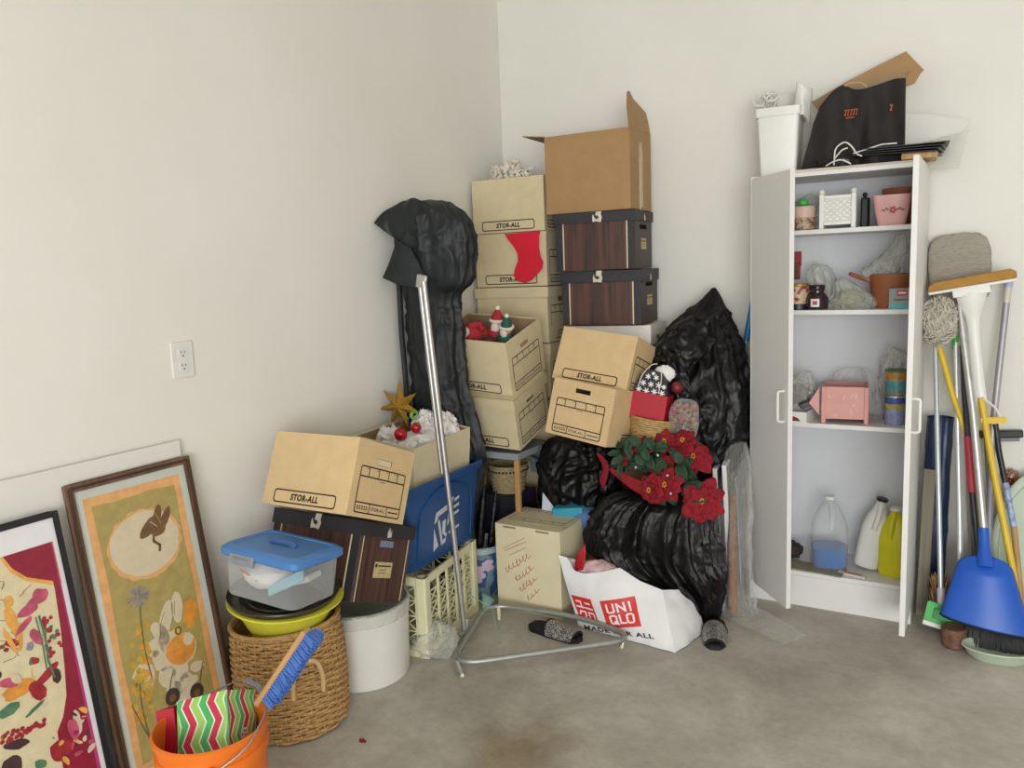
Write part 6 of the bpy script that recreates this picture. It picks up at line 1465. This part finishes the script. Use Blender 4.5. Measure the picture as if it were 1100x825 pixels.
# navy roll, post, straw, trays
mb = bag_mesh([(-.155, 3.585, 0, .042, .03), (-.152, 3.59, .2, .044, .035), (-.150, 3.60, .5, .046, .035), (-.146, 3.61, .78, .047, .035), (-.146, 3.61, .795, .044, .032), (-.146, 3.61, .796, .002, .002)], navy, 21, fold=.12, nf=6, crumple=.006, nu=50, nv=60)
tag(mb.build('rolled_tarp', sharp=70), 'dark blue rolled shiny tarp standing behind the slim pole by the cabinet', 'tarp')
mb = MB(); mb.box((0, 0, .30), (.042, .020, .60), grey_wood); tag(mb.build('wooden_plank', loc=(-.183, 3.50, 0), rot=(-6, 1, 0), bevel=.001), 'weathered wooden plank standing close to the cabinet right side', 'plank')
mb = MB(); rnd = random.Random(41)
for i in range(300):
    a = rnd.uniform(0, 2 * PI); r_ = rnd.random() ** .5 * .045; b_ = Vector((-.095 + r_ * math.cos(a), 3.40 + r_ * math.sin(a) * .7, .005)); mb.tube([b_, b_ + Vector((rnd.gauss(0, .02), rnd.gauss(0, .015), .10 + rnd.random() * .12))], .002, wicker if i % 2 else brown_wood, 3)
tag(mb.build('straw_whisk', weld=False), 'brown straw whisk broom standing behind the green flat mop head', 'broom')
mb = MB(); mb.lathe([(0, .0), (.035, .0), (.042, .006), (.044, .07), (.038, .075), (0, .072)], M('brown_patterned_jar', '6b4a3c', .6, var=.5, scale=60), 24)
tag(mb.build('brown_pot', loc=(-.060, 3.255, 0)), 'small brown patterned pot on the floor under the green flat mop', 'pot')
mb = MB()
def oval(u, v):
    a = 2 * PI * u; k = [1.0, 1.05, .93, .90, 0][min(4, int(round(v * 4)))]; dz = [0, .006, .008, .05, .05][min(4, int(round(v * 4)))]
    return (.155 * k * math.cos(a), dz, .30 * k * math.sin(a))
mb.grid(oval, 60, 4, pale_green, closed_u=True)
tag(mb.build('oval_tray', loc=(.215, 3.575, .30), rot=(-12, 0, 0), solid=.004), 'large pale green oval tray leaning on the wall at the right edge', 'tray')
mb = MB(); mb.lathe([(0, .004), (.085, .0), (.10, .012), (.118, .04), (.122, .042), (.120, .046), (.112, .043), (.095, .018), (0, .01)], pale_green, 40, sy=.62)
tag(mb.build('shallow_dish', loc=(.085, 3.215, 0), rot=(0, 0, 10)), 'pale green shallow plastic dish on the floor under the black broom', 'dish')
o = thing('metal_ornament', 'small coppery flower-shaped ornament on the wall at the far right', 'ornament', (.108, 3.70, .563))
cop = M('copper_paint', '8a4a30', .4, .4, var=.3, scale=60); mb = MB()
for k in range(8): a = k * PI / 4; mb.sphere((.022 * math.cos(a), -.004, .022 * math.sin(a)), (.010, .006, .010), cop, 10, 6)
mb.sphere((0, -.004, 0), (.018, .010, .018), cop, 14, 8); mb.box((0, -.003, -.03), (.035, .008, .012), cop); mb.build('flower', o, weld=False)
mb = MB(); mb.sphere((0, -.012, 0), .007, M('pinkish_metal', 'd0a090', .3, .5), 10, 6); mb.build('center', o)
mb = MB(); mb.lathe([(.034, -.016), (.034, .0), (.020, .02), (.0, .024)], clear_film, 20, X=Matrix.Translation((0, .0, .012)), sy=.45); mb.build('clear_cup', o)
# blue pole and striped thing left of the cabinet
o = thing('blue_pole', 'bright blue broom pole leaning on the back wall between black bag and cabinet', 'pole', (0, 0, 0))
pole(o, [(-.905, 3.665, 1.30), (-.935, 3.655, 1.10)], [.011, .013], M('bright_blue_pole', '1f7fb8', .35), 'blue_grip'); pole(o, [(-.935, 3.655, 1.105), (-.955, 3.64, .9), (-.985, 3.60, .05)], .010, M('pale_blue_metal', '9fb6cc', .3, .3))
o = thing('striped_brush', 'blue and white striped brush head by the left side of the cabinet', 'brush', (-.925, 3.62, .945), (0, 8, 0))
for i in range(6):
    mb = MB(); mb.tube([(-.05, 0, -.05 + .018 * i), (-.0, -.012, -.046 + .018 * i), (.035, 0, -.04 + .018 * i)], .0085, paper_white if i % 2 else M('stripe_blue', '3d5fa8', .6) if i == 0 else (paper_white if i % 2 else bpy.data.materials['stripe_blue']), 8); mb.build('stripe', o)
mb = MB(); mb.tube([(-.02, .015, -.05), (-.045, .01, -.9)], .008, grey_metal, 8); mb.build('pole', o)
# small red petal on the floor
mb = MB(); petal(mb, Vector((0, 0, .002)), Vector((1, .3, 0)), Vector((0, 0, 1)), .022, .014, red_pet, .1)
tag(mb.build('fallen_petal', loc=(-1.655, 1.75, .002), solid=.001), 'tiny red petal on the bare floor beside the wicker hamper', 'petal')

# ---------------------------------------------------------------- light and camera
w_ = bpy.data.worlds.new('World'); SC.world = w_; w_.use_nodes = True
bg = w_.node_tree.nodes['Background']; bg.inputs[0].default_value = (.93, .97, 1, 1); bg.inputs[1].default_value = 1.0
def area(name, loc, rot, sx, sy, power, col):
    l = bpy.data.lights.new(name, 'AREA'); l.shape = 'RECTANGLE'; l.size = sx; l.size_y = sy; l.energy = power; l.color = col
    o = bpy.data.objects.new(name, l); COL.objects.link(o); o.location = loc; o.rotation_euler = [R(a) for a in rot]; return o
area('garage_door_daylight', (1.9, -3.7, 1.25), (90, 0, 8), 3.2, 2.1, 225, (.98, .99, 1))
cam = bpy.data.cameras.new('camera'); cam.sensor_width = 36; cam.lens = 36 * 860 / 1100; cam.clip_start = .02
co = bpy.data.objects.new('camera', cam); COL.objects.link(co)
RM = ((0.8610167, 0.0377432, -0.5071742), (0.5071451, -0.1384921, 0.8506608), (-0.0381330, -0.9896441, -0.1383853))
m4 = Matrix(((RM[0][0], -RM[0][1], -RM[0][2], 0), (RM[1][0], -RM[1][1], -RM[1][2], 0), (RM[2][0], -RM[2][1], -RM[2][2], 1.45), (0, 0, 0, 1)))
co.matrix_world = m4
SC.camera = co
SC.view_settings.view_transform = 'Standard'; SC.view_settings.look = 'None'; SC.view_settings.exposure = 0.10; SC.view_settings.gamma = 1; SC.view_settings.use_curve_mapping = False
SC.cycles.use_denoising = True
SC.cycles.max_bounces = 10; SC.cycles.transparent_max_bounces = 24; SC.cycles.diffuse_bounces = 5
bpy.context.view_layer.update()
